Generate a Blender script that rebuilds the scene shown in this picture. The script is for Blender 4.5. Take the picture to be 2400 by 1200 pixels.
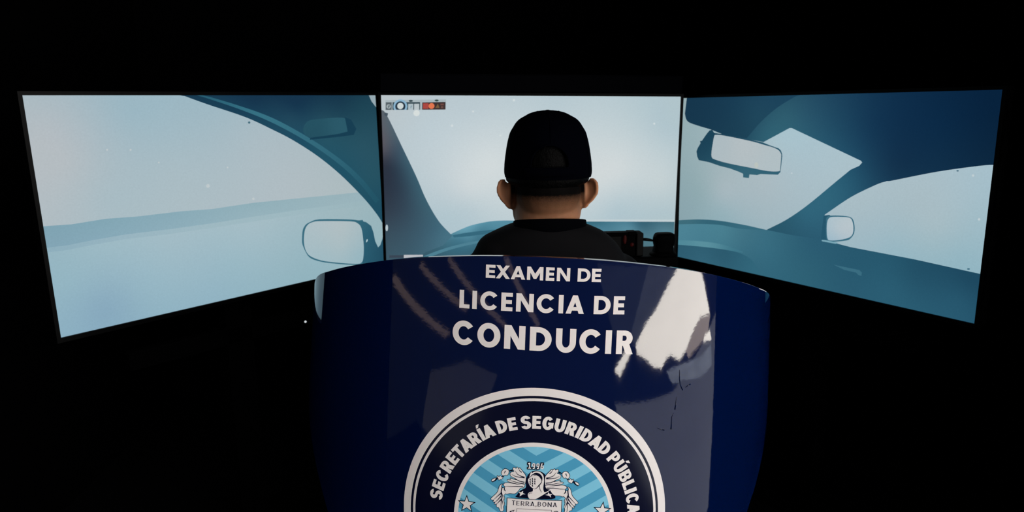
import bpy, bmesh, math, json
import numpy as np
from mathutils import Vector, Matrix
from mathutils.geometry import delaunay_2d_cdt

for o in list(bpy.data.objects): bpy.data.objects.remove(o)
scene = bpy.context.scene
COL = scene.collection

# ------------------------------------------------------------------ camera
cam_data = bpy.data.cameras.new('camera'); cam = bpy.data.objects.new('camera', cam_data); COL.objects.link(cam)
cam_data.sensor_width = 36; cam_data.lens = 1655.574 / 2400 * 36; cam_data.clip_start = .02; cam_data.clip_end = 300
Fw = Vector((0.07592184, 0.97828367, -0.19286505)); Rt = Vector((0.99675936, -0.07961826, -0.01147663)); Up = Vector((0.02658298, 0.19136872, 0.98115817))
mw = Matrix((Rt, Up, -Fw)).transposed().to_4x4(); mw.translation = (-0.23961, -2.24683, 1.22); cam.matrix_world = mw
cam_data.dof.use_dof = True; cam_data.dof.focus_distance = 1.12; cam_data.dof.aperture_fstop = 9
scene.camera = cam

# ------------------------------------------------------------------ sky, sun, exposure
SKY = 3.1
world = bpy.data.worlds.new('hazy_sky'); scene.world = world; world.use_nodes = True
bg = world.node_tree.nodes['Background']; bg.inputs[0].default_value = (1.0, .955, .93, 1); bg.inputs[1].default_value = SKY
sd = bpy.data.lights.new('sun', 'SUN'); sd.energy = 72; sd.angle = math.radians(.6); sd.color = (1, .96, .9)
sun = bpy.data.objects.new('sun', sd); COL.objects.link(sun)
# high sun in front of and to the right of the booth: the booth stays in its own shade
sun.rotation_euler = Vector((-.50, -.62, -1.05)).to_track_quat('-Z', 'Y').to_euler()
vs = scene.view_settings; vs.view_transform = 'Standard'; vs.look = 'None'; vs.exposure = 0; vs.gamma = 1; vs.use_curve_mapping = False

# ------------------------------------------------------------------ materials
MATS = {}
def mat(name, col, rough=.6, spec=.5, metal=0, bump=0, bscale=40, var=0, vscale=6, sheen=0, emit=None):
    if name in MATS: return MATS[name]
    m = bpy.data.materials.new(name); m.use_nodes = True; nt = m.node_tree; b = nt.nodes['Principled BSDF']
    b.inputs['Base Color'].default_value = (*col, 1); b.inputs['Roughness'].default_value = rough
    b.inputs['Specular IOR Level'].default_value = spec; b.inputs['Metallic'].default_value = metal
    tc = nt.nodes.new('ShaderNodeTexCoord')
    if var:
        n = nt.nodes.new('ShaderNodeTexNoise'); n.inputs['Scale'].default_value = vscale; n.inputs['Detail'].default_value = 4
        r = nt.nodes.new('ShaderNodeMapRange'); r.inputs[3].default_value = 1 - var; r.inputs[4].default_value = 1 + var
        mx = nt.nodes.new('ShaderNodeMix'); mx.data_type = 'RGBA'; mx.blend_type = 'MULTIPLY'; mx.inputs[0].default_value = 1
        mx.inputs[6].default_value = (*col, 1)
        nt.links.new(tc.outputs['Object'], n.inputs['Vector']); nt.links.new(n.outputs[0], r.inputs[0])
        nt.links.new(r.outputs[0], mx.inputs[7]); nt.links.new(mx.outputs[2], b.inputs['Base Color'])
    if bump:
        n2 = nt.nodes.new('ShaderNodeTexNoise'); n2.inputs['Scale'].default_value = bscale; n2.inputs['Detail'].default_value = 2
        bp = nt.nodes.new('ShaderNodeBump'); bp.inputs['Strength'].default_value = bump; bp.inputs['Distance'].default_value = .01
        nt.links.new(tc.outputs['Object'], n2.inputs['Vector']); nt.links.new(n2.outputs[0], bp.inputs['Height']); nt.links.new(bp.outputs[0], b.inputs['Normal'])
    if emit:
        b.inputs['Emission Color'].default_value = (*emit[0], 1); b.inputs['Emission Strength'].default_value = emit[1]
    MATS[name] = m; return m

BLACK_CLOTH = mat('black_cloth', (.0012, .0012, .0015), 1, 0, var=.3)
BLACK_FLOOR = mat('black_carpet', (.003, .003, .0035), 1, 0, var=.3, vscale=60)
ASPHALT = mat('asphalt', (.0016, .0018, .0022), .95, .02, var=.35, vscale=3)
REFL_DULL = mat('dull_reflection', (.012, .012, .013), .9, .05, var=.15, vscale=1.5)  # dim lit ground, its brightness put into the colour
REFL_GREY = mat('grey_reflection', (.046, .05, .06), .9, .1, var=.12, vscale=2)  # lit ground as mirrored in the shell, put into the colour
PALE = mat('pale_glare', (.80, .78, .74), .9, .1, var=.05, vscale=1.2)  # brightness of the white reflection put into the colour
STREAK = mat('streak_tone', (.050, .036, .030), .9, .1, var=.3, vscale=3)  # faint light streaks of the reflection, put into the colour
TAN = mat('tan_reflection', (.20, .17, .155), .9, .1, var=.1)  # tone of the brownish part of the reflection
PLASTIC = mat('black_plastic', (.0006, .0007, .0009), .4, .07)
PLASTIC_SOFT = mat('black_soft_plastic', (.0005, .0005, .0007), .7, .03)
HEADER = mat('black_header', (.0016, .0018, .0030), .7, .02)
METAL = mat('black_powder_coat', (.0006, .0006, .0007), .9, .02)
SHELL = mat('navy_gelcoat', (.00025, .0047, .038), .035, .5, bump=.0020, bscale=150)
BLOCKER = mat('dark_blocker', (.010, .010, .011), .9, .1, var=.2, vscale=.4)  # for the unseen blocks that shut out sky light
SHELL_IN = mat('shell_inner', (.003, .003, .006), .6, .2)
VINYL = mat('white_vinyl', (.87, .825, .81), .16, .35)
NAVYV = mat('navy_vinyl', (.0018, .003, .018), .12, .4)
BLUE_D = mat('blue_vinyl', (.075, .36, .58), .18, .35)
BLUE_L = mat('light_blue_vinyl', (.22, .60, .80), .18, .35)
CUSHION = mat('black_leatherette', (.004, .004, .005), .5, .3, bump=.05, bscale=200)
JACKET = mat('black_jacket_cloth', (.0075, .0075, .0085), .85, .05, bump=.08, bscale=350, var=.2)
COLLARM = mat('navy_black_collar', (.0008, .001, .002), .9, .03)
CAPM = mat('navy_black_cap', (.0003, .0005, .0020), .9, .02, bump=.06, bscale=400)
HAIRM = mat('black_hair', (.0008, .0008, .0009), .6, .05, bump=.3, bscale=260)
TROUSER = mat('dark_trousers', (.006, .006, .009), .85, .1)
SHOEM = mat('black_shoe', (.004, .004, .004), .5, .3)
REDL = mat('red_lamp', (.03, .002, .002), .5, .1, emit=((.5, .02, .015), .012))
LEDM = mat('white_led', (.5, .5, .5), .4, .3, emit=((.8, .85, .9), .7))
EYEM = mat('eye', (.6, .58, .55), .2, .5)

# ------------------------------------------------------------------ helpers
ORG = {}
def empty(name, loc, label=None, cat=None, group=None):
    o = bpy.data.objects.new(name, None); COL.objects.link(o); o.location = loc; o.empty_display_size = .05; ORG[o] = Vector(loc)
    if label: o['label'] = label; o['category'] = cat
    if group: o['group'] = group
    return o
def obj(name, v, f, m, parent=None, smooth=False, kind=None, label=None, cat=None, bevel=0, mats=None, fm=None):
    """one mesh object; v in world coordinates"""
    base = ORG.get(parent, Vector((0, 0, 0))) if parent else Vector((0, 0, 0))
    v = np.asarray(v, float).reshape(-1, 3) - np.array(base)
    c = (v.min(0) + v.max(0)) / 2; v = v - c
    me = bpy.data.meshes.new(name); me.from_pydata(v.tolist(), [], [tuple(int(i) for i in q) for q in f]); me.update()
    for mm in (mats or [m]): me.materials.append(mm)
    if fm is not None: me.polygons.foreach_set('material_index', np.asarray(fm, np.int32))
    if smooth: me.polygons.foreach_set('use_smooth', [True] * len(me.polygons))
    o = bpy.data.objects.new(name, me); COL.objects.link(o); o.location = c
    if parent: o.parent = parent
    ORG[o] = base + Vector(c)
    if bevel:
        b = o.modifiers.new('bevel', 'BEVEL'); b.width = bevel; b.segments = 3; b.limit_method = 'ANGLE'
    if kind: o['kind'] = kind
    if label: o['label'] = label
    if cat: o['category'] = cat
    return o
class MB:
    def __init__(s, tf=None): s.v = []; s.f = []; s.tf = tf
    def add(s, v, f):
        n = len(s.v); s.v += [tuple(p) for p in v]; s.f += [tuple(i + n for i in q) for q in f]; return s
    def box(s, x0, x1, y0, y1, z0, z1):
        return s.add([(x, y, z) for z in (z0, z1) for y in (y0, y1) for x in (x0, x1)], [(0, 2, 3, 1), (4, 5, 7, 6), (0, 1, 5, 4), (2, 6, 7, 3), (0, 4, 6, 2), (1, 3, 7, 5)])
    def rings(s, rings, close=True, cap=True):
        n = len(rings[0]); v = [p for r in rings for p in r]; f = []
        for i in range(len(rings) - 1):
            for j in range(n if close else n - 1):
                k = (j + 1) % n; f.append((i * n + j, i * n + k, (i + 1) * n + k, (i + 1) * n + j))
        if cap: f.append(tuple(range(n))[::-1]); f.append(tuple(range((len(rings) - 1) * n, len(rings) * n)))
        return s.add(v, f)
    def ell(s, c, r, rot=None, nu=20, nv=12):
        R = rot or Matrix.Identity(3); rg = []
        for i in range(nv + 1):
            t = -math.pi / 2 + math.pi * min(max(i / nv, .004), .996)
            rg.append([Vector(c) + R @ Vector((r[0] * math.cos(t) * math.cos(a), r[1] * math.cos(t) * math.sin(a), r[2] * math.sin(t))) for a in np.linspace(0, 2 * math.pi, nu, endpoint=False)])
        return s.rings(rg)
    def limb(s, pts, rad, n=16, cap=True):
        P = [Vector(p) for p in pts]; rg = []; ref = None
        for i, p in enumerate(P):
            d = (P[min(i + 1, len(P) - 1)] - P[max(i - 1, 0)]).normalized()
            if ref is None: ref = d.orthogonal().normalized() if abs(d.x) > .9 else Vector((1, 0, 0))
            a = (ref - d * ref.dot(d)).normalized(); b = d.cross(a); ref = a
            r = rad[i] if isinstance(rad, (list, tuple)) else rad
            ra, rb = r if isinstance(r, (list, tuple)) else (r, r)
            rg.append([p + a * ra * math.cos(t) + b * rb * math.sin(t) for t in np.linspace(0, 2 * math.pi, n, endpoint=False)])
        return s.rings(rg, cap=cap)
    def zloft(s, sec, n=32, p=2.0):   # sec: (z, rx, ry, cx, cy)
        rg = []
        for z, rx, ry, cx, cy in sec:
            r = []
            for t in np.linspace(0, 2 * math.pi, n, endpoint=False):
                c, q = math.cos(t), math.sin(t)
                r.append((cx + rx * math.copysign(abs(c) ** (2 / p), c), cy + ry * math.copysign(abs(q) ** (2 / p), q), z))
            rg.append(r)
        return s.rings(rg)
    def build(s, name, m, parent=None, **k):
        v = [s.tf(p) for p in s.v] if s.tf else s.v
        return obj(name, v, s.f, m, parent, **k)
def box_obj(name, x0, x1, y0, y1, z0, z1, m, parent=None, **k): return MB().box(x0, x1, y0, y1, z0, z1).build(name, m, parent, **k)
def remesh(o, voxel, it=3, fac=.5):
    a = o.modifiers.new('r', 'REMESH'); a.mode = 'VOXEL'; a.voxel_size = voxel
    b = o.modifiers.new('s', 'SMOOTH'); b.iterations = it; b.factor = fac
    me = bpy.data.meshes.new_from_object(o.evaluated_get(bpy.context.evaluated_depsgraph_get()))
    o.modifiers.clear(); old = o.data; nm = old.name; o.data = me; bpy.data.meshes.remove(old); me.name = nm
    me.polygons.foreach_set('use_smooth', [True] * len(me.polygons))
    return o
def ccw(p):
    a = sum(p[i][0] * p[(i + 1) % len(p)][1] - p[(i + 1) % len(p)][0] * p[i][1] for i in range(len(p)))
    return p if a > 0 else p[::-1]
def tri(polys, step, edges=()):
    """union of 2D polygons -> triangles, with inner points every `step` so that the sheet can follow a curved surface"""
    pts = []; faces = []; eds = []
    for p in polys:
        p = ccw([tuple(map(float, q)) for q in p]); n = len(pts); q2 = []
        for i in range(len(p)):                         # long sides get extra points too
            a, b = p[i], p[(i + 1) % len(p)]; k = max(1, int(math.hypot(b[0] - a[0], b[1] - a[1]) / step))
            q2 += [(a[0] + (b[0] - a[0]) * j / k, a[1] + (b[1] - a[1]) * j / k) for j in range(k)]
        pts += q2; faces.append(list(range(n, n + len(q2))))
    for a, b in edges:
        eds.append((len(pts), len(pts) + 1)); pts += [a, b]
    xs = [p[0] for p in pts]; ys = [p[1] for p in pts]
    nx = int((max(xs) - min(xs)) / step); ny = int((max(ys) - min(ys)) / step)
    for i in range(1, nx + 1):
        for j in range(1, ny + 1): pts.append((min(xs) + (i - .5) * step + .013 * step * (j % 3), min(ys) + (j - .5) * step))
    V, E, F, ov, oe, of = delaunay_2d_cdt([Vector(p) for p in pts], eds, faces, 0, 1e-7)
    return [tuple(v) for v in V], [tuple(f) for f, q in zip(F, of) if q]

# ------------------------------------------------------------------ the booth, the ground behind the camera, unseen slabs added for the shell's reflections
def struct(o): o['kind'] = 'structure'; return o
XL, XR, YB, YF, ZC = -1.52, 1.31, -1.80, .85, 2.25
struct(box_obj('floor', XL, XR, YB, YF, -.05, 0, BLACK_FLOOR))
wf = struct(box_obj('wall_front', XL - .06, XR + .06, YF, YF + .06, -.05, ZC, BLACK_CLOTH))
struct(box_obj('wall_left', XL - .06, XL, YB, YF, -.05, ZC, BLACK_CLOTH))
struct(box_obj('wall_right', XR, XR + .06, YB, YF, -.05, ZC, BLACK_CLOTH))
struct(box_obj('ceiling', XL - .06, XR + .06, YB, YF + .06, ZC, ZC + .06, BLACK_CLOTH))
for i, (a, b) in enumerate(((XL, -.62), (-.61, .26), (.27, .78), (.79, XR))):      # black cloth panels hung side by side
    box_obj('wall_panel', a + .004, b - .004, YF - .012, YF - .001, .01, ZC - .01, BLACK_CLOTH, wf, bevel=.003)
g = struct(obj('ground', [(-45, -60, -.06), (45, -60, -.06), (45, 30, -.06), (-45, 30, -.06)], [(0, 1, 2, 3)], ASPHALT))
def slab(name, poly, z0, z1, m, parent=None):
    poly = ccw(poly); n = len(poly); v = [(x, y, z0) for x, y in poly] + [(x, y, z1) for x, y in poly]
    f = [tuple(range(n))[::-1], tuple(range(n, 2 * n))] + [(i, (i + 1) % n, n + (i + 1) % n, n + i) for i in range(n)]
    return obj(name, v, f, m, parent)
struct(slab('dark_reflection_slab', [(-1.45, -1.81), (.98, -1.81), (1.05, -4.2), (1.05, -14), (-2.2, -14), (-1.45, -4.2)], -.06, -.045, BLACK_FLOOR))  # unseen dark sheet added for the figure mirrored in the shell's middle
struct(slab('reflection_slab', [(.99, -1.81), (5.2, -1.81), (5.2, -3.25), (2.15, -3.45), (1.06, -4.2)], -.06, -.047, REFL_GREY))  # added slab, coloured to give the grey reflection on the shell's right
struct(box_obj('sky_blocker', -20, -19, -28, 6, -.06, 60, BLOCKER))  # unseen block added to keep sky light off the shell's left side
struct(box_obj('sky_blocker', -20, 8, -29, -28, -.06, 70, BLOCKER))  # second added block, shuts out the sky behind and to the left
struct(slab('reflection_slab', [(-3.48, -4.4), (-2.83, -5.53), (-1.71, -5.34), (-1.6, -4.28), (-1.5, -3.41), (-1.5, -2.5), (-1.91, -2.6), (-2.74, -3.48)], -.06, -.046, REFL_DULL))  # added; its grey makes the dull reflection on the shell's left
struct(slab('reflection_slab', [(5.88, -10.78), (6.49, -7.9), (4.99, -7.15), (3.73, -6.38), (2.8, -5.92), (2.14, -5.38), (2.09, -5.71), (2.84, -6.75)], -.06, -.0465, mat('near_halo', (.028, .032, .040), .9, .05, var=.3, vscale=.8)))  # added halo slab: haze beside the white reflection put into colour
struct(slab('reflection_slab', [(3.14, -15.47), (5.88, -10.78), (2.84, -6.75), (2.09, -5.71), (1.75, -6.24), (2.01, -8.33)], -.06, -.0467, mat('far_halo', (.009, .011, .015), .9, .05, var=.4, vscale=.6)))  # added outer halo, the fainter haze put into its colour
struct(slab('reflection_slab', [(2.36, -3.96), (2.78, -3.65), (3.18, -3.22), (3.58, -2.99), (3.1, -2.7), (2.76, -2.91), (2.49, -3.36), (2.27, -3.57)], -.06, -.0455, mat('patchy_reflection', (.10, .115, .14), .9, .05, var=.6, vscale=2.5)))  # added for the blotchy grey reflection under the white one
struct(slab('glare_slab', [(7.9, -9.6), (8.6, -7.2), (7.37, -6.73), (6.41, -5.46), (5.19, -4.23), (4.49, -3.58), (4.24, -4.01), (3.67, -3.99), (3.08, -3.84), (2.78, -3.85), (2.72, -4.2), (2.58, -4.24), (2.31, -4.14), (2.2, -4.36), (2.15, -4.76), (2.06, -5.09), (2.18, -5.39), (2.8, -5.92), (3.73, -6.38), (4.99, -7.15), (6.41, -7.82)], -.06, -.044, PALE))  # added slab, shaped and coloured to mirror as the shell's white reflection
struct(slab('glare_slab', [(3.73, -3.4), (3.95, -3.27), (3.69, -3.04), (3.54, -3.35)], -.06, -.044, PALE))  # small added piece of the white reflection
struct(slab('glare_slab', [(1.93, -5.25), (1.88, -5.46), (1.33, -4.99), (1.39, -4.76)], -.06, -.044, PALE))  # added sliver for the streak beside the white reflection
struct(slab('reflection_wedge', [(4.46, -3.55), (4.22, -3.98), (3.66, -3.97), (3.07, -3.81), (2.98, -3.61), (3.48, -3.44), (3.77, -3.31)], -.06, -.0445, TAN))  # added for the brown diagonal in the white reflection
for p in ([(-11.82, -6.55), (-4.28, -6.07), (-4.31, -6.44), (-12.85, -7.68)], [(-14.93, -12.69), (-4.86, -8.51), (-4.93, -9.0), (-16.34, -14.49)], [(-15.75, -19.64), (-2.37, -7.78), (-2.3, -8.03), (-17.03, -22.17)], [(-8.27, -24.17), (-1.01, -7.89), (-0.85, -8.02), (-8.14, -25.75)]):
    slab('reflection_streak', p, -.06, -.042, STREAK, g)  # strips added to mirror as slanting pale streaks on the shell

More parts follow.
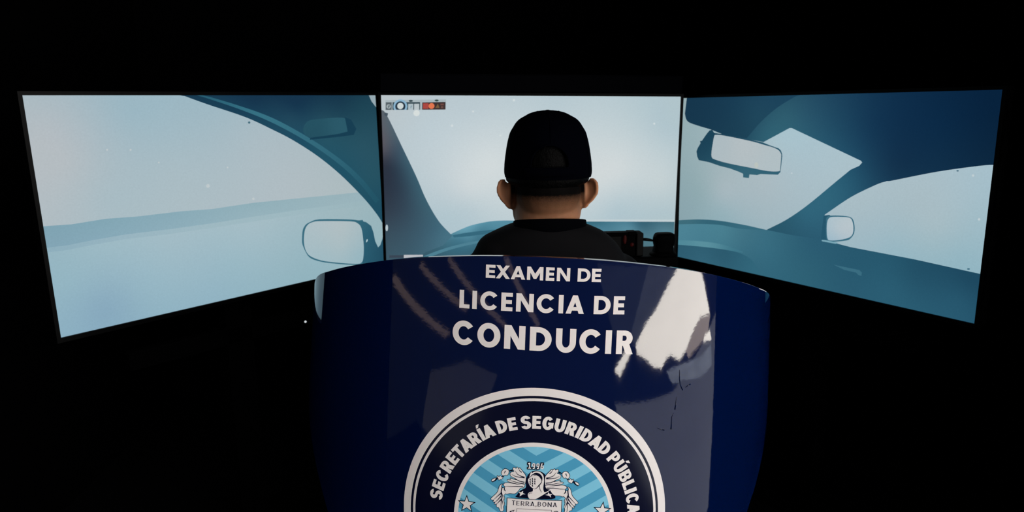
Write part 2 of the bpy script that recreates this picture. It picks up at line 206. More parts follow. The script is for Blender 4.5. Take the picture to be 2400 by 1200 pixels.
# ------------------------------------------------------------------ the three screens
SW, SH = .94, .52875
SCREENS = json.loads(r'''{"L":[[[[-4700,2644],[4700,2644],[4700,-2644],[-4700,-2644]],[[-4619,2491,172,186,193],[-4102,1233,180,188,193],[-4315,1965,178,187,193],[-2650,2301,155,182,194],[-372,2490,158,183,194],[-1858,875,168,187,195],[1698,358,175,188,194],[3488,71,172,187,191],[-3374,312,168,187,195],[477,1492,170,187,195]]],[[[-4700,-122],[-4137,-156],[-3434,-126],[-2689,-164],[-1670,-169],[-899,-210],[310,-183],[1648,-214],[3145,-249],[4653,-283],[4700,-1864],[4700,-2644],[-4700,-2644]],[[-4561,-782,150,181,193],[-3528,-814,156,185,196],[-2062,-794,162,187,197],[242,-859,164,188,197],[3100,-875,158,183,190],[4452,-703,154,180,187],[-4401,-1399,148,181,194],[-2669,-1549,152,183,196],[-475,-1750,152,183,195],[2244,-1868,150,181,191],[4030,-1897,150,181,189],[-4375,-2415,140,174,192],[-3714,-2168,136,169,189],[-2750,-2183,146,179,194],[-1149,-2438,146,179,194],[1449,-2503,146,179,190],[4345,-2520,148,180,188]]],[[[-4700,-122],[-4137,-156],[-3434,-126],[-2689,-164],[-1670,-169],[-899,-210],[310,-183],[1648,-214],[3145,-249],[4653,-283],[4635,-586],[3121,-574],[1617,-570],[270,-578],[-943,-597],[-2038,-593],[-3030,-569],[-3767,-594],[-4289,-626],[-4691,-615]],[[-4569,-283,128,163,178],[-3454,-273,131,166,180],[-2000,-287,136,169,182],[297,-311,144,174,184],[3136,-365,152,178,186],[-4596,-469,130,164,180],[-3478,-449,134,168,183],[-2021,-456,140,172,185],[283,-450,150,178,188],[3127,-496,154,180,188]]],[[[4637,-558],[3123,-548],[1619,-545],[273,-555],[-940,-575],[-2035,-572],[-3028,-548],[-3764,-574],[-4286,-607],[-4688,-597],[-4700,-699],[-4301,-711],[-3779,-681],[-3042,-659],[-2049,-688],[-954,-697],[260,-684],[1607,-681],[3113,-691],[4628,-710]],[[-4620,-627,142,174,188],[-3034,-599,152,180,192],[-946,-630,158,184,193],[1613,-619,158,184,192],[4457,-621,154,180,187]]],[[[-1382,2644],[-1256,2625],[-1133,2579],[-1006,2532],[-869,2482],[-715,2428],[-534,2366],[-328,2299],[-112,2228],[100,2156],[291,2086],[457,2019],[606,1952],[745,1887],[879,1821],[1013,1755],[1144,1692],[1269,1632],[1391,1571],[1517,1505],[1652,1429],[1800,1342],[1956,1247],[2118,1145],[2280,1038],[2438,929],[2590,818],[2739,704],[2888,585],[3036,462],[3187,332],[3343,190],[3504,37],[3664,-120],[3816,-273],[3953,-415],[4072,-542],[4177,-661],[4271,-773],[4356,-878],[4435,-979],[4505,-1072],[4562,-1156],[4613,-1235],[4662,-1314],[4700,-1395],[4700,2644]],[[-1130,2592,24,58,80],[-386,2364,26,62,84],[533,2049,28,68,90],[1786,1376,30,74,96],[3193,421,32,80,100],[4440,-910,30,76,96],[577,2490,22,52,76],[1868,2315,22,54,78],[3342,2489,24,56,76],[4122,2236,30,68,84],[4048,1078,40,82,98],[4327,129,38,82,98],[2681,1765,38,80,96],[1705,2026,33,70,90],[1067,2321,26,60,82],[4493,1451,38,78,94]]],[[[-951,2644],[-752,2590],[-546,2524],[-337,2457],[-128,2388],[75,2318],[270,2247],[459,2176],[647,2103],[836,2024],[1030,1937],[1233,1840],[1441,1735],[1652,1624],[1862,1507],[2069,1387],[2274,1262],[2479,1131],[2680,996],[2875,860],[3059,725],[3228,594],[3386,465],[3534,336],[3676,204],[3816,67],[3951,-75],[4079,-222],[4202,-371],[4325,-523],[4453,-676],[4600,-582],[4478,-435],[4361,-291],[4243,-148],[4120,-7],[3988,132],[3848,267],[3705,398],[3555,528],[3394,658],[3220,791],[3030,927],[2828,1066],[2617,1204],[2404,1338],[2190,1466],[1973,1591],[1752,1714],[1531,1832],[1314,1941],[1105,2038],[905,2121],[710,2194],[520,2260],[331,2321],[141,2382],[-50,2441],[-241,2497],[-431,2551],[-617,2603],[-799,2644]],[[-910,2634,40,92,112],[542,2137,54,112,130],[2072,1423,52,106,124],[3214,715,46,98,116],[4544,-631,34,82,100]]],[[[2185,1922],[2322,1961],[2498,1975],[2699,1983],[2946,1996],[3219,2004],[3431,1993],[3531,1958],[3564,1904],[3578,1840],[3601,1756],[3605,1661],[3561,1588],[3459,1554],[3311,1541],[3118,1528],[2846,1497],[2536,1466],[2291,1462],[2144,1500],[2057,1565],[2019,1641],[2030,1735],[2089,1841]],[[2244,1777,38,82,98],[3289,1747,44,90,106],[2367,1508,36,78,94]]],[[[3495,2005],[3713,1938],[3888,1653],[3778,1478],[3267,1447],[2214,1405],[2247,1464],[3195,1525],[3561,1588]],[[3495,2005,24,62,82]]],[[[4446,2642],[4700,2644],[4700,2282],[4536,2463]],[[4446,2642,150,170,178]]],[[[1690,-1387],[1700,-1307],[1715,-1218],[1737,-1140],[1767,-1082],[1806,-1035],[1850,-997],[1898,-970],[1952,-951],[2020,-935],[2088,-916],[2169,-901],[2321,-902],[2608,-934],[2975,-985],[3290,-1033],[3489,-1066],[3627,-1095],[3738,-1128],[3834,-1128],[3903,-1132],[3941,-1258],[3949,-1634],[3926,-2137],[3871,-2503],[3797,-2603],[3692,-2563],[3521,-2497],[3234,-2435],[2889,-2349],[2600,-2272],[2410,-2216],[2269,-2167],[2148,-2118],[2040,-2068],[1952,-2018],[1880,-1961],[1827,-1895],[1789,-1823],[1758,-1751],[1728,-1681],[1704,-1611],[1687,-1547],[1681,-1493],[1683,-1445]],[[1690,-1387,58,108,126]]],[[[3492,-1074],[3738,-1124],[4029,-1219],[4215,-1366],[4289,-1587],[4338,-1877],[4437,-2088],[4530,-2033],[4630,-1852],[4700,-1614],[4700,-1870],[4700,-2631],[4386,-2571],[3776,-2503],[3833,-2285],[3876,-1942],[3863,-1488],[3752,-1232],[3489,-1114]],[[3653,-1150,52,102,120],[4228,-1508,42,90,110],[4004,-2315,40,88,108],[4621,-2426,34,78,98],[4547,-2125,36,80,100]]],[[[1822,-1120],[1855,-1069],[1895,-1027],[1942,-994],[1997,-971],[2060,-958],[2130,-950],[2186,-946],[2249,-948],[2392,-964],[2695,-1003],[3088,-1059],[3407,-1110],[3564,-1143],[3636,-1170],[3691,-1206],[3751,-1252],[3794,-1306],[3827,-1380],[3849,-1486],[3861,-1613],[3868,-1732],[3874,-1830],[3875,-1921],[3872,-2011],[3863,-2107],[3850,-2202],[3833,-2285],[3817,-2353],[3796,-2408],[3758,-2447],[3718,-2473],[3661,-2482],[3523,-2463],[3243,-2400],[2892,-2311],[2603,-2232],[2425,-2180],[2300,-2136],[2189,-2089],[2077,-2035],[1980,-1979],[1902,-1923],[1848,-1868],[1813,-1814],[1786,-1756],[1765,-1693],[1752,-1626],[1745,-1556],[1744,-1483],[1749,-1408],[1760,-1334],[1775,-1259],[1795,-1185]],[[2147,-1200,172,190,196],[3076,-1204,176,190,194],[3028,-1869,168,188,194],[3664,-2254,152,182,192],[2385,-2025,162,187,195]]],[[[3995,-1769],[4047,-1760],[4034,-1828],[3968,-1859]],[[3995,-1769,180,205,212]]],[[[-873,385],[-891,351],[-929,341],[-962,358],[-973,394],[-955,427],[-918,438],[-884,421]],[[-873,385,190,200,203]]],[[[333,-80],[319,-104],[292,-111],[266,-98],[258,-72],[271,-49],[299,-41],[324,-55]],[[333,-80,190,200,203]]],[[[-3172,1429],[-3181,1413],[-3197,1407],[-3212,1415],[-3216,1432],[-3208,1448],[-3191,1454],[-3176,1447]],[[-3172,1429,190,200,203]]],[[[-2662,1402],[-2671,1385],[-2688,1379],[-2704,1387],[-2708,1404],[-2699,1421],[-2682,1427],[-2666,1419]],[[-2662,1402,190,200,203]]],[[[-2058,1065],[-2066,1051],[-2080,1046],[-2094,1053],[-2098,1067],[-2090,1081],[-2075,1086],[-2062,1079]],[[-2058,1065,190,200,203]]],[[[-322,812],[-330,797],[-348,792],[-363,800],[-369,816],[-360,831],[-343,836],[-327,828]],[[-322,812,190,200,203]]],[[[423,1940],[402,1912],[365,1913],[350,1942],[371,1970],[408,1969]],[[423,1940,70,110,125]]]],"C":[[[[-4700,2644],[4700,2644],[4700,-2644],[-4700,-2644]],[[-4573,2467,186,196,201],[-3307,1642,188,203,210],[-2017,327,205,214,217],[-1340,597,209,217,219],[2767,338,207,215,217],[3402,2354,180,199,206],[4254,1697,176,196,204],[-1975,2301,186,201,208],[686,2327,184,201,208],[-2029,-212,204,213,216],[-2575,-484,190,204,210],[-2725,-1030,178,198,206],[2798,-907,178,198,206],[2080,-74,206,214,216],[4182,-73,196,208,211],[4219,-1051,176,196,203],[-2044,-894,184,201,208],[4146,887,190,205,210]]],[[[-268,-1232],[4700,-1293],[4690,-1378],[-268,-1315]],[[-268,-1232,192,206,210]]],[[[1261,-1322],[4690,-1364],[4700,-2644],[1273,-2627]],[[2104,-1410,58,108,126],[3520,-1416,54,98,116],[4521,-1449,70,112,126],[2107,-1607,84,136,156],[3241,-1613,92,142,160],[4387,-1690,88,132,148],[2105,-1494,64,116,134],[3535,-1899,82,122,136],[3692,-2331,72,108,118],[2404,-2321,60,100,116]]],[[[-2745,-1749],[-2646,-1703],[-2545,-1656],[-2446,-1610],[-2350,-1567],[-2262,-1529],[-2188,-1498],[-2125,-1472],[-2064,-1449],[-1998,-1428],[-1918,-1406],[-1822,-1382],[-1714,-1357],[-1599,-1334],[-1482,-1313],[-1369,-1297],[-1262,-1286],[-1156,-1278],[-1050,-1274],[-938,-1272],[-820,-1271],[-691,-1274],[-554,-1280],[-413,-1287],[-271,-1295],[-130,-1302],[1261,-1322],[1274,-2644],[-4700,-2630],[-3438,-2135]],[[-2332,-1584,104,158,176],[-1782,-1406,96,152,172],[-958,-1340,86,140,160],[-1648,-1588,66,118,138],[-2337,-1793,70,122,142],[-1376,-1729,74,128,148],[-2065,-1865,78,130,150],[-1795,-2077,58,104,122],[-2623,-2282,56,102,120],[-4127,-2410,60,90,106],[-3163,-2067,60,98,114],[1192,-1406,58,108,126],[1194,-1631,84,136,156],[1200,-2340,60,100,116],[-131,-1596,74,126,146],[-133,-2159,58,102,120]]],[[[-2581,-1736],[-2507,-1722],[-2436,-1709],[-2363,-1695],[-2285,-1682],[-2197,-1668],[-2100,-1655],[-1996,-1641],[-1886,-1627],[-1770,-1614],[-1648,-1602],[-1524,-1590],[-1397,-1578],[-1262,-1567],[-1118,-1557],[-960,-1549],[-785,-1545],[-594,-1543],[-394,-1542],[-191,-1541],[8,-1540],[8,-1666],[-191,-1668],[-394,-1668],[-595,-1669],[-786,-1671],[-962,-1675],[-1121,-1683],[-1267,-1693],[-1403,-1704],[-1531,-1716],[-1651,-1727],[-1761,-1738],[-1862,-1750],[-1955,-1761],[-2044,-1772],[-2132,-1780],[-2216,-1787],[-2296,-1793],[-2374,-1797],[-2451,-1801],[-2529,-1806]],[[-2581,-1736,54,104,124]]],[[[-3654,-2470],[-3558,-2431],[-3464,-2392],[-3369,-2354],[-3271,-2315],[-3170,-2277],[-3066,-2240],[-2961,-2204],[-2852,-2168],[-2739,-2133],[-2618,-2099],[-2492,-2067],[-2359,-2035],[-2222,-2005],[-2078,-1976],[-1930,-1950],[-1773,-1925],[-1609,-1904],[-1440,-1883],[-1270,-1863],[-1102,-1843],[-1103,-1913],[-1271,-1936],[-1441,-1959],[-1610,-1982],[-1775,-2007],[-1931,-2034],[-2080,-2063],[-2224,-2095],[-2362,-2128],[-2494,-2162],[-2621,-2197],[-2745,-2235],[-2865,-2275],[-2979,-2315],[-3083,-2354],[-3174,-2390],[-3247,-2421],[-3305,-2449],[-3354,-2476],[-3400,-2502],[-3451,-2528]],[[-3654,-2470,78,128,146]]],[[[-4700,2198],[-4696,2192],[-4678,2190],[-4659,2186],[-4639,2174],[-4614,2148],[-4588,2109],[-4560,2064],[-4529,2006],[-4492,1933],[-4447,1841],[-4393,1724],[-4331,1586],[-4262,1432],[-4190,1269],[-4115,1102],[-4034,924],[-3946,733],[-3857,536],[-3770,343],[-3691,163],[-3623,-1],[-3563,-155],[-3507,-304],[-3449,-448],[-3385,-591],[-3314,-736],[-3239,-881],[-3162,-1021],[-3083,-1154],[-3003,-1277],[-2921,-1385],[-2837,-1481],[-2752,-1571],[-2667,-1658],[-2582,-1750],[-2891,-2069],[-3443,-2275],[-4001,-2636],[-4700,-2630]],[[-4700,1890,92,96,104],[-4539,1827,84,98,108],[-4700,1372,92,90,98],[-4364,1375,76,92,104],[-4700,981,84,82,91],[-4317,983,62,78,94],[-3999,721,62,92,108],[-4700,586,50,54,67],[-4277,389,46,62,78],[-3820,257,58,90,106],[-4700,-79,44,52,66],[-4170,-213,47,63,79],[-3577,-347,58,92,108],[-4700,-888,50,61,75],[-4065,-889,52,71,87],[-3330,-960,60,94,110],[-4700,-1641,57,77,91],[-3961,-1645,58,84,100],[-3146,-1511,62,98,116],[-4700,-2405,60,86,100],[-3992,-2411,60,90,106],[-2817,-1860,70,112,130]]],[[[-4613,-1476],[-4623,-1541],[-4645,-1581],[-4670,-1581],[-4688,-1541],[-4693,-1476],[-4682,-1411],[-4660,-1371],[-4636,-1372],[-4617,-1412]],[[-4613,-1476,185,200,206]]],[[[-4599,-2364],[-4126,-2368],[-4129,-2452],[-4603,-2448]],[[-4599,-2364,58,70,84]]],[[[-4139,-2354],[-3527,-2359],[-3531,-2471],[-4143,-2466]],[[-4139,-2354,186,188,194]]],[[[-4572,2493],[-2716,2525],[-2725,2217],[-4586,2199]],[[-4572,2493,168,182,187]]],[[[-4562,2429],[-4382,2431],[-4392,2201],[-4573,2199]],[[-4562,2429,88,98,104]]],[[[-4411,2303],[-4417,2278],[-4433,2256],[-4455,2241],[-4481,2236],[-4507,2241],[-4528,2255],[-4541,2276],[-4545,2302],[-4539,2327],[-4523,2349],[-4501,2364],[-4475,2369],[-4449,2364],[-4428,2350],[-4415,2328]],[[-4411,2303,165,176,180]]],[[[-4503,2328],[-4437,2354],[-4453,2277],[-4506,2251]],[[-4503,2328,105,120,125]]],[[[-4356,2431],[-3514,2440],[-3522,2209],[-4366,2201]],[[-4356,2431,58,76,84]]],[[[-4314,2202],[-4330,2244],[-4336,2289],[-4332,2335],[-4318,2380],[-4295,2421],[-4264,2456],[-4225,2485],[-4182,2505],[-4137,2515],[-4090,2516],[-4045,2506],[-4004,2487],[-3968,2460],[-3939,2425],[-3920,2384],[-3910,2340],[-3910,2293],[-3920,2248],[-3939,2205]],[[-4314,2202,138,178,204]]],[[[-4246,2206],[-4266,2240],[-4277,2279],[-4276,2320],[-4265,2360],[-4243,2396],[-4213,2425],[-4177,2447],[-4136,2458],[-4095,2458],[-4056,2448],[-4021,2427],[-3993,2398],[-3975,2363],[-3967,2323],[-3970,2282],[-3984,2243],[-4007,2208]],[[-4246,2206,38,54,68]]],[[[-4025,2320],[-4034,2283],[-4056,2251],[-4088,2230],[-4126,2223],[-4163,2230],[-4193,2250],[-4213,2281],[-4219,2318],[-4210,2355],[-4187,2386],[-4155,2407],[-4118,2415],[-4081,2408],[-4050,2387],[-4030,2356]],[[-4025,2320,205,214,214]]],[[[-3733,2476],[-3753,2453],[-3799,2443],[-3845,2452],[-3863,2475],[-3843,2497],[-3797,2507],[-3751,2498]],[[-3733,2476,45,66,72]]],[[[-3879,2385],[-3724,2387],[-3731,2207],[-3887,2206]],[[-3879,2385,176,190,196]]],[[[-3698,2387],[-3542,2389],[-3548,2209],[-3705,2207]],[[-3698,2387,186,196,200]]],[[[-3804,2335],[-3752,2335],[-3794,2258],[-3820,2258]],[[-3804,2335,135,160,172]]],[[[-3449,2428],[-2732,2448],[-2739,2217],[-3457,2210]],[[-3449,2428,62,48,48]]],[[[-3424,2403],[-3255,2404],[-3261,2237],[-3430,2236]],[[-3424,2403,168,72,66]]],[[[-3075,2323],[-3083,2288],[-3104,2259],[-3134,2239],[-3170,2232],[-3204,2238],[-3233,2258],[-3252,2287],[-3258,2321],[-3250,2355],[-3229,2385],[-3199,2404],[-3164,2412],[-3129,2405],[-3100,2386],[-3081,2357]],[[-3075,2323,224,118,80]]],[[[-3051,2265],[-2969,2394],[-2920,2266]],[[-3051,2265,120,92,62]]],[[[-2890,2395],[-2786,2396],[-2787,2345],[-2892,2344]],[[-2890,2395,112,74,66]]],[[[-2879,2318],[-2801,2319],[-2803,2255],[-2881,2254]],[[-2879,2318,104,74,66]]],[[[-2939,2491],[-2959,2468],[-3006,2458],[-3051,2467],[-3070,2489],[-3050,2512],[-3004,2522],[-2958,2513]],[[-2939,2491,52,76,74]]],[[[-3533,2106],[-3542,2069],[-3564,2038],[-3596,2016],[-3634,2009],[-3671,2016],[-3702,2036],[-3722,2067],[-3728,2104],[-3719,2141],[-3697,2173],[-3664,2194],[-3627,2202],[-3590,2195],[-3559,2174],[-3539,2143]],[[-3533,2106,214,221,220]]],[[[-2503,1726],[-2515,1698],[-2543,1687],[-2571,1698],[-2582,1726],[-2569,1753],[-2541,1765],[-2513,1754]],[[-2503,1726,208,218,220]]],[[[-1852,2160],[-1862,2137],[-1886,2128],[-1909,2137],[-1918,2160],[-1908,2183],[-1885,2192],[-1862,2183]],[[-1852,2160,208,218,220]]],[[[-1000,1422],[-1010,1399],[-1034,1389],[-1058,1398],[-1067,1422],[-1057,1445],[-1033,1455],[-1010,1445]],[[-1000,1422,208,218,220]]],[[[-569,2509],[-581,2482],[-610,2470],[-638,2481],[-649,2508],[-637,2536],[-609,2548],[-581,2537]],[[-569,2509,208,218,220]]],[[[3910,1801],[3901,1778],[3877,1768],[3852,1777],[3841,1801],[3850,1825],[3875,1834],[3899,1825]],[[3910,1801,208,218,220]]],[[[-4603,2122],[-4500,2097],[-4531,1994],[-4619,2045]],[[-4603,2122,70,84,96]]]],"R":[[[[-4700,2644],[4700,2644],[4700,-2644],[-4700,-2644]],[[-4308,1646,150,174,180],[-4599,2443,150,172,176],[-3850,-349,144,170,176],[-4371,-811,140,166,174],[-2826,-257,166,183,190],[-1294,250,170,186,193],[36,1163,168,192,202],[-665,1487,168,194,204],[1084,765,170,192,201],[-2539,414,164,182,188],[3068,60,167,187,195],[3634,-497,165,187,195],[4468,684,165,190,201],[4190,-1135,148,181,193],[2071,-1027,158,184,195],[-2784,-978,148,176,185],[-4536,-1250,138,164,172],[2658,-1271,150,182,194],[1529,-203,168,188,196]]],[[[-4502,2644],[-4567,2150],[-4556,2114],[-4546,2078],[-4535,2041],[-4522,2007],[-4505,1977],[-4486,1951],[-4466,1929],[-4443,1909],[-4413,1891],[-4373,1872],[-4324,1853],[-4269,1837],[-4206,1820],[-4132,1803],[-4048,1784],[-3948,1761],[-3833,1737],[-3711,1713],[-3588,1688],[-3471,1663],[-2928,1509],[-1441,1330],[-588,1747],[-519,1748],[1594,949],[1633,907],[1559,816],[1332,703],[1246,627],[1163,554],[1077,478],[983,396],[876,300],[749,186],[604,54],[452,-84],[298,-220],[153,-345],[19,-455],[-110,-557],[-237,-654],[-364,-746],[-496,-837],[-631,-924],[-768,-1006],[-908,-1085],[-1049,-1165],[-1191,-1247],[655,-1369],[648,-1287],[670,-593],[693,-555],[837,-442],[979,-328],[1119,-217],[1258,-111],[1393,-15],[1532,75],[1674,160],[1811,237],[1935,305],[2038,361],[2117,400],[2176,426],[2224,444],[2269,460],[2319,480],[2385,485],[2620,550],[2852,616],[3078,680],[3296,740],[3505,793],[3713,842],[3920,887],[4117,928],[4292,963],[4435,990],[4541,1008],[4616,1017],[4674,1021],[4700,1025],[4700,1030],[4700,2644]],[[-3987,2309,24,56,78],[-2953,1928,26,58,80],[-2191,2429,28,64,86],[-1385,1586,46,94,112],[-708,2071,46,92,110],[-1697,1822,40,82,102],[-44,2190,40,82,104],[623,1860,34,76,100],[1820,1773,20,54,82],[3404,1806,12,42,70],[4475,2296,8,34,60],[4685,1176,12,38,62],[1353,449,38,86,110],[904,-39,46,98,120],[171,-579,48,100,122],[208,-1051,44,92,114],[-482,-1019,42,88,108],[2460,849,20,50,76],[-2282,1414,32,72,92],[3483,1013,16,46,72],[-2989,2559,24,58,80]]],[[[-4502,2644],[-4567,2150],[-4556,2114],[-4546,2078],[-4535,2041],[-4522,2007],[-4505,1977],[-4486,1951],[-4466,1929],[-4443,1909],[-4413,1891],[-4373,1872],[-4324,1853],[-4269,1837],[-4206,1820],[-4132,1803],[-4048,1784],[-3948,1761],[-3833,1737],[-3711,1713],[-3588,1688],[-3471,1663],[-2928,1509],[-2050,1421],[-1950,1524],[-1853,1627],[-1756,1729],[-1657,1827],[-1555,1921],[-1451,2009],[-1346,2093],[-1239,2173],[-1126,2251],[-1006,2328],[-876,2402],[-738,2474],[-597,2543],[-456,2611],[-319,2644]],[[-4347,2442,22,54,76],[-3297,2180,24,57,79],[-2307,1812,28,64,85],[-2664,2494,25,60,83],[-1442,2424,30,68,91],[-1713,2064,31,70,91],[-749,2628,28,66,90]]],[[[-3394,1649],[-3498,1630],[-3600,1530],[-3803,1295],[-3882,1285],[-3852,1220],[-3967,1056],[-4014,954],[-3975,789],[-3903,676],[-3466,633],[-3038,544],[-2624,488],[-2299,414],[-2118,362],[-2111,252],[-1897,246],[-1885,356],[-1600,358],[-1489,396],[-1158,407],[-888,417],[-804,498],[-773,949],[-786,1023],[-831,1111],[-905,1167],[-1216,1245],[-1478,1323],[-1779,1368],[-2363,1452],[-2929,1522],[-3304,1554]],[[-3744,999,30,68,88],[-3507,1402,28,66,86],[-2880,676,42,86,104],[-2069,508,52,98,116],[-894,763,46,92,112],[-1369,1345,40,84,104],[-2447,1534,30,66,88]]],[[[-3238,1498],[-3162,1499],[-3059,1495],[-2927,1483],[-2757,1464],[-2560,1439],[-2361,1411],[-2159,1383],[-1956,1354],[-1777,1325],[-1633,1298],[-1511,1271],[-1399,1247],[-1290,1227],[-1191,1208],[-1104,1189],[-1031,1168],[-970,1146],[-920,1122],[-881,1095],[-853,1066],[-832,1036],[-818,1016],[-811,995],[-808,948],[-809,847],[-813,720],[-820,617],[-819,564],[-820,537],[-859,519],[-956,504],[-1090,498],[-1237,500],[-1374,508],[-1524,524],[-1725,545],[-2032,574],[-2398,609],[-2714,644],[-2933,674],[-3094,703],[-3216,729],[-3295,747],[-3333,761],[-3359,787],[-3379,827],[-3386,879],[-3385,950],[-3375,1052],[-3357,1173],[-3339,1278],[-3326,1353],[-3313,1413],[-3299,1457],[-3289,1483],[-3278,1493]],[[-3080,1286,172,186,192],[-2113,1195,180,190,194],[-1029,635,176,190,195]]],[[[-1574,651],[-1585,599],[-1620,565],[-1667,562],[-1706,592],[-1724,642],[-1713,693],[-1677,727],[-1631,729],[-1592,700]],[[-1574,651,186,194,190]]],[[[-4700,-1384],[-4531,-1355],[-4346,-1325],[-4163,-1296],[-3983,-1269],[-3804,-1246],[-3630,-1228],[-3461,-1212],[-3292,-1199],[-3119,-1189],[-2939,-1183],[-2747,-1180],[-2544,-1180],[-2341,-1183],[-2144,-1188],[-1961,-1193],[-1794,-1199],[-1638,-1208],[-1488,-1217],[-1340,-1226],[-1192,-1234],[-324,-1267],[620,-1256],[1506,-1335],[3207,-1378],[4700,-1461],[4700,-2644],[-4700,-2644]],[[-4513,-1742,76,130,148],[-2753,-1506,72,126,143],[-3773,-1851,72,126,144],[-1948,-1399,64,114,132],[-1158,-1736,56,108,128],[-456,-1383,50,100,120],[231,-1347,44,92,114],[300,-2242,46,96,116],[1545,-1788,40,88,110],[1022,-1466,42,90,112],[3240,-1715,35,80,102],[2680,-1508,38,86,108],[4294,-2144,38,85,108],[2749,-2244,42,92,114],[4533,-1686,30,72,95],[-1878,-2500,52,102,122],[1614,-2586,42,90,112]]],[[[-4700,-1384],[-4531,-1355],[-4346,-1325],[-4163,-1296],[-3983,-1269],[-3804,-1246],[-3630,-1228],[-3461,-1212],[-3292,-1199],[-3119,-1189],[-2939,-1183],[-2747,-1180],[-2544,-1180],[-2341,-1183],[-2144,-1188],[-1961,-1193],[-1794,-1199],[-1638,-1208],[-1488,-1217],[-1340,-1226],[-1192,-1234],[-1373,-1264],[-1559,-1284],[-1747,-1303],[-1932,-1318],[-2111,-1329],[-2282,-1331],[-2445,-1326],[-2606,-1319],[-2767,-1314],[-2932,-1315],[-3101,-1325],[-3272,-1339],[-3445,-1356],[-3619,-1376],[-3796,-1397],[-3975,-1419],[-4156,-1445],[-4339,-1471],[-4525,-1499],[-4700,-1526]],[[-4528,-1418,62,108,122],[-3104,-1270,50,98,116],[-1802,-1237,56,106,124]]],[[[-4700,-2071],[-4488,-2044],[-4250,-2016],[-4018,-1989],[-3796,-1966],[-3589,-1949],[-3399,-1937],[-3220,-1929],[-3051,-1925],[-2888,-1926],[-2728,-1932],[-2572,-1944],[-2422,-1963],[-2276,-1986],[-2131,-2010],[-1987,-2031],[-1986,-2057],[-2128,-2061],[-2271,-2064],[-2416,-2068],[-2565,-2072],[-2720,-2078],[-2879,-2086],[-3042,-2094],[-3211,-2103],[-3389,-2114],[-3580,-2128],[-3787,-2144],[-4009,-2164],[-4242,-2185],[-4480,-2207],[-4700,-2228]],[[-4685,-2122,80,136,152],[-3584,-2045,90,144,158],[-2066,-2043,62,116,134]]],[[[-4700,-2228],[-4480,-2207],[-4242,-2185],[-4009,-2164],[-3787,-2144],[-3580,-2128],[-3388,-2114],[-3207,-2101],[-3036,-2091],[-2874,-2083],[-2720,-2078],[-2572,-2076],[-2431,-2074],[-2299,-2076],[-2176,-2083],[-2063,-2096],[-1962,-2115],[-1870,-2140],[-1787,-2170],[-1711,-2203],[-1644,-2237],[-1584,-2275],[-1532,-2316],[-1487,-2360],[-1448,-2404],[-1413,-2445],[-1385,-2484],[-1363,-2522],[-1345,-2559],[-1328,-2596],[-1309,-2634],[-4700,-2644]],[[-4484,-2379,46,92,112],[-2710,-2239,44,90,110],[-1568,-2446,50,102,122],[-3556,-2583,50,98,118]]],[[[1057,-1894],[1432,-1900],[1797,-1905],[1873,-1960],[1869,-2052],[1785,-2044],[1708,-1989],[1377,-1979]],[[1057,-1894,58,108,128]]],[[[657,-589],[820,-550],[951,-606],[898,-728],[873,-1196],[1004,-1250],[640,-1306],[618,-1232]],[[657,-589,38,86,108]]],[[[747,-630],[775,-601],[818,-580],[884,-562],[988,-547],[1113,-535],[1224,-529],[1309,-527],[1381,-530],[1438,-541],[1478,-560],[1505,-587],[1527,-623],[1547,-672],[1563,-729],[1574,-787],[1579,-844],[1579,-901],[1570,-956],[1550,-1009],[1520,-1059],[1486,-1101],[1459,-1131],[1428,-1152],[1371,-1175],[1262,-1207],[1124,-1241],[1005,-1265],[923,-1277],[861,-1277],[814,-1254],[783,-1199],[768,-1120],[757,-1037],[749,-949],[745,-856],[743,-776],[738,-716],[735,-669]],[[747,-630,58,108,128]]],[[[812,-652],[831,-630],[855,-613],[903,-598],[989,-583],[1097,-570],[1196,-561],[1278,-554],[1351,-552],[1409,-558],[1448,-575],[1472,-599],[1491,-633],[1511,-679],[1528,-735],[1538,-791],[1544,-849],[1544,-908],[1535,-961],[1518,-1005],[1493,-1044],[1448,-1081],[1375,-1119],[1282,-1155],[1187,-1187],[1089,-1213],[988,-1235],[908,-1244],[861,-1242],[835,-1228],[815,-1190],[795,-1112],[782,-1009],[773,-918],[771,-849],[773,-791],[778,-743],[785,-705],[796,-676]],[[1084,-705,176,194,202],[1165,-925,184,196,203],[859,-1023,168,190,202],[1060,-1170,160,186,200]]],[[[647,-1264],[749,-1255],[1163,-1271],[1072,-1313],[656,-1303]],[[647,-1264,120,165,180]]],[[[4322,761],[4316,740],[4298,730],[4278,737],[4267,757],[4273,778],[4292,788],[4312,780]],[[4322,761,190,205,210]]],[[[4554,-214],[4548,-235],[4530,-246],[4510,-240],[4500,-220],[4506,-199],[4524,-188],[4544,-194]],[[4554,-214,190,205,210]]],[[[-399,496],[-406,479],[-424,470],[-444,476],[-454,492],[-447,509],[-428,518],[-408,512]],[[-399,496,190,205,210]]],[[[3986,845],[3973,831],[3945,829],[3929,841],[3942,855],[3970,857]],[[3986,845,50,90,110]]],[[[4459,-1385],[4445,-1405],[4412,-1410],[4394,-1396],[4409,-1376],[4441,-1370]],[[4459,-1385,60,105,125]]]]}''')
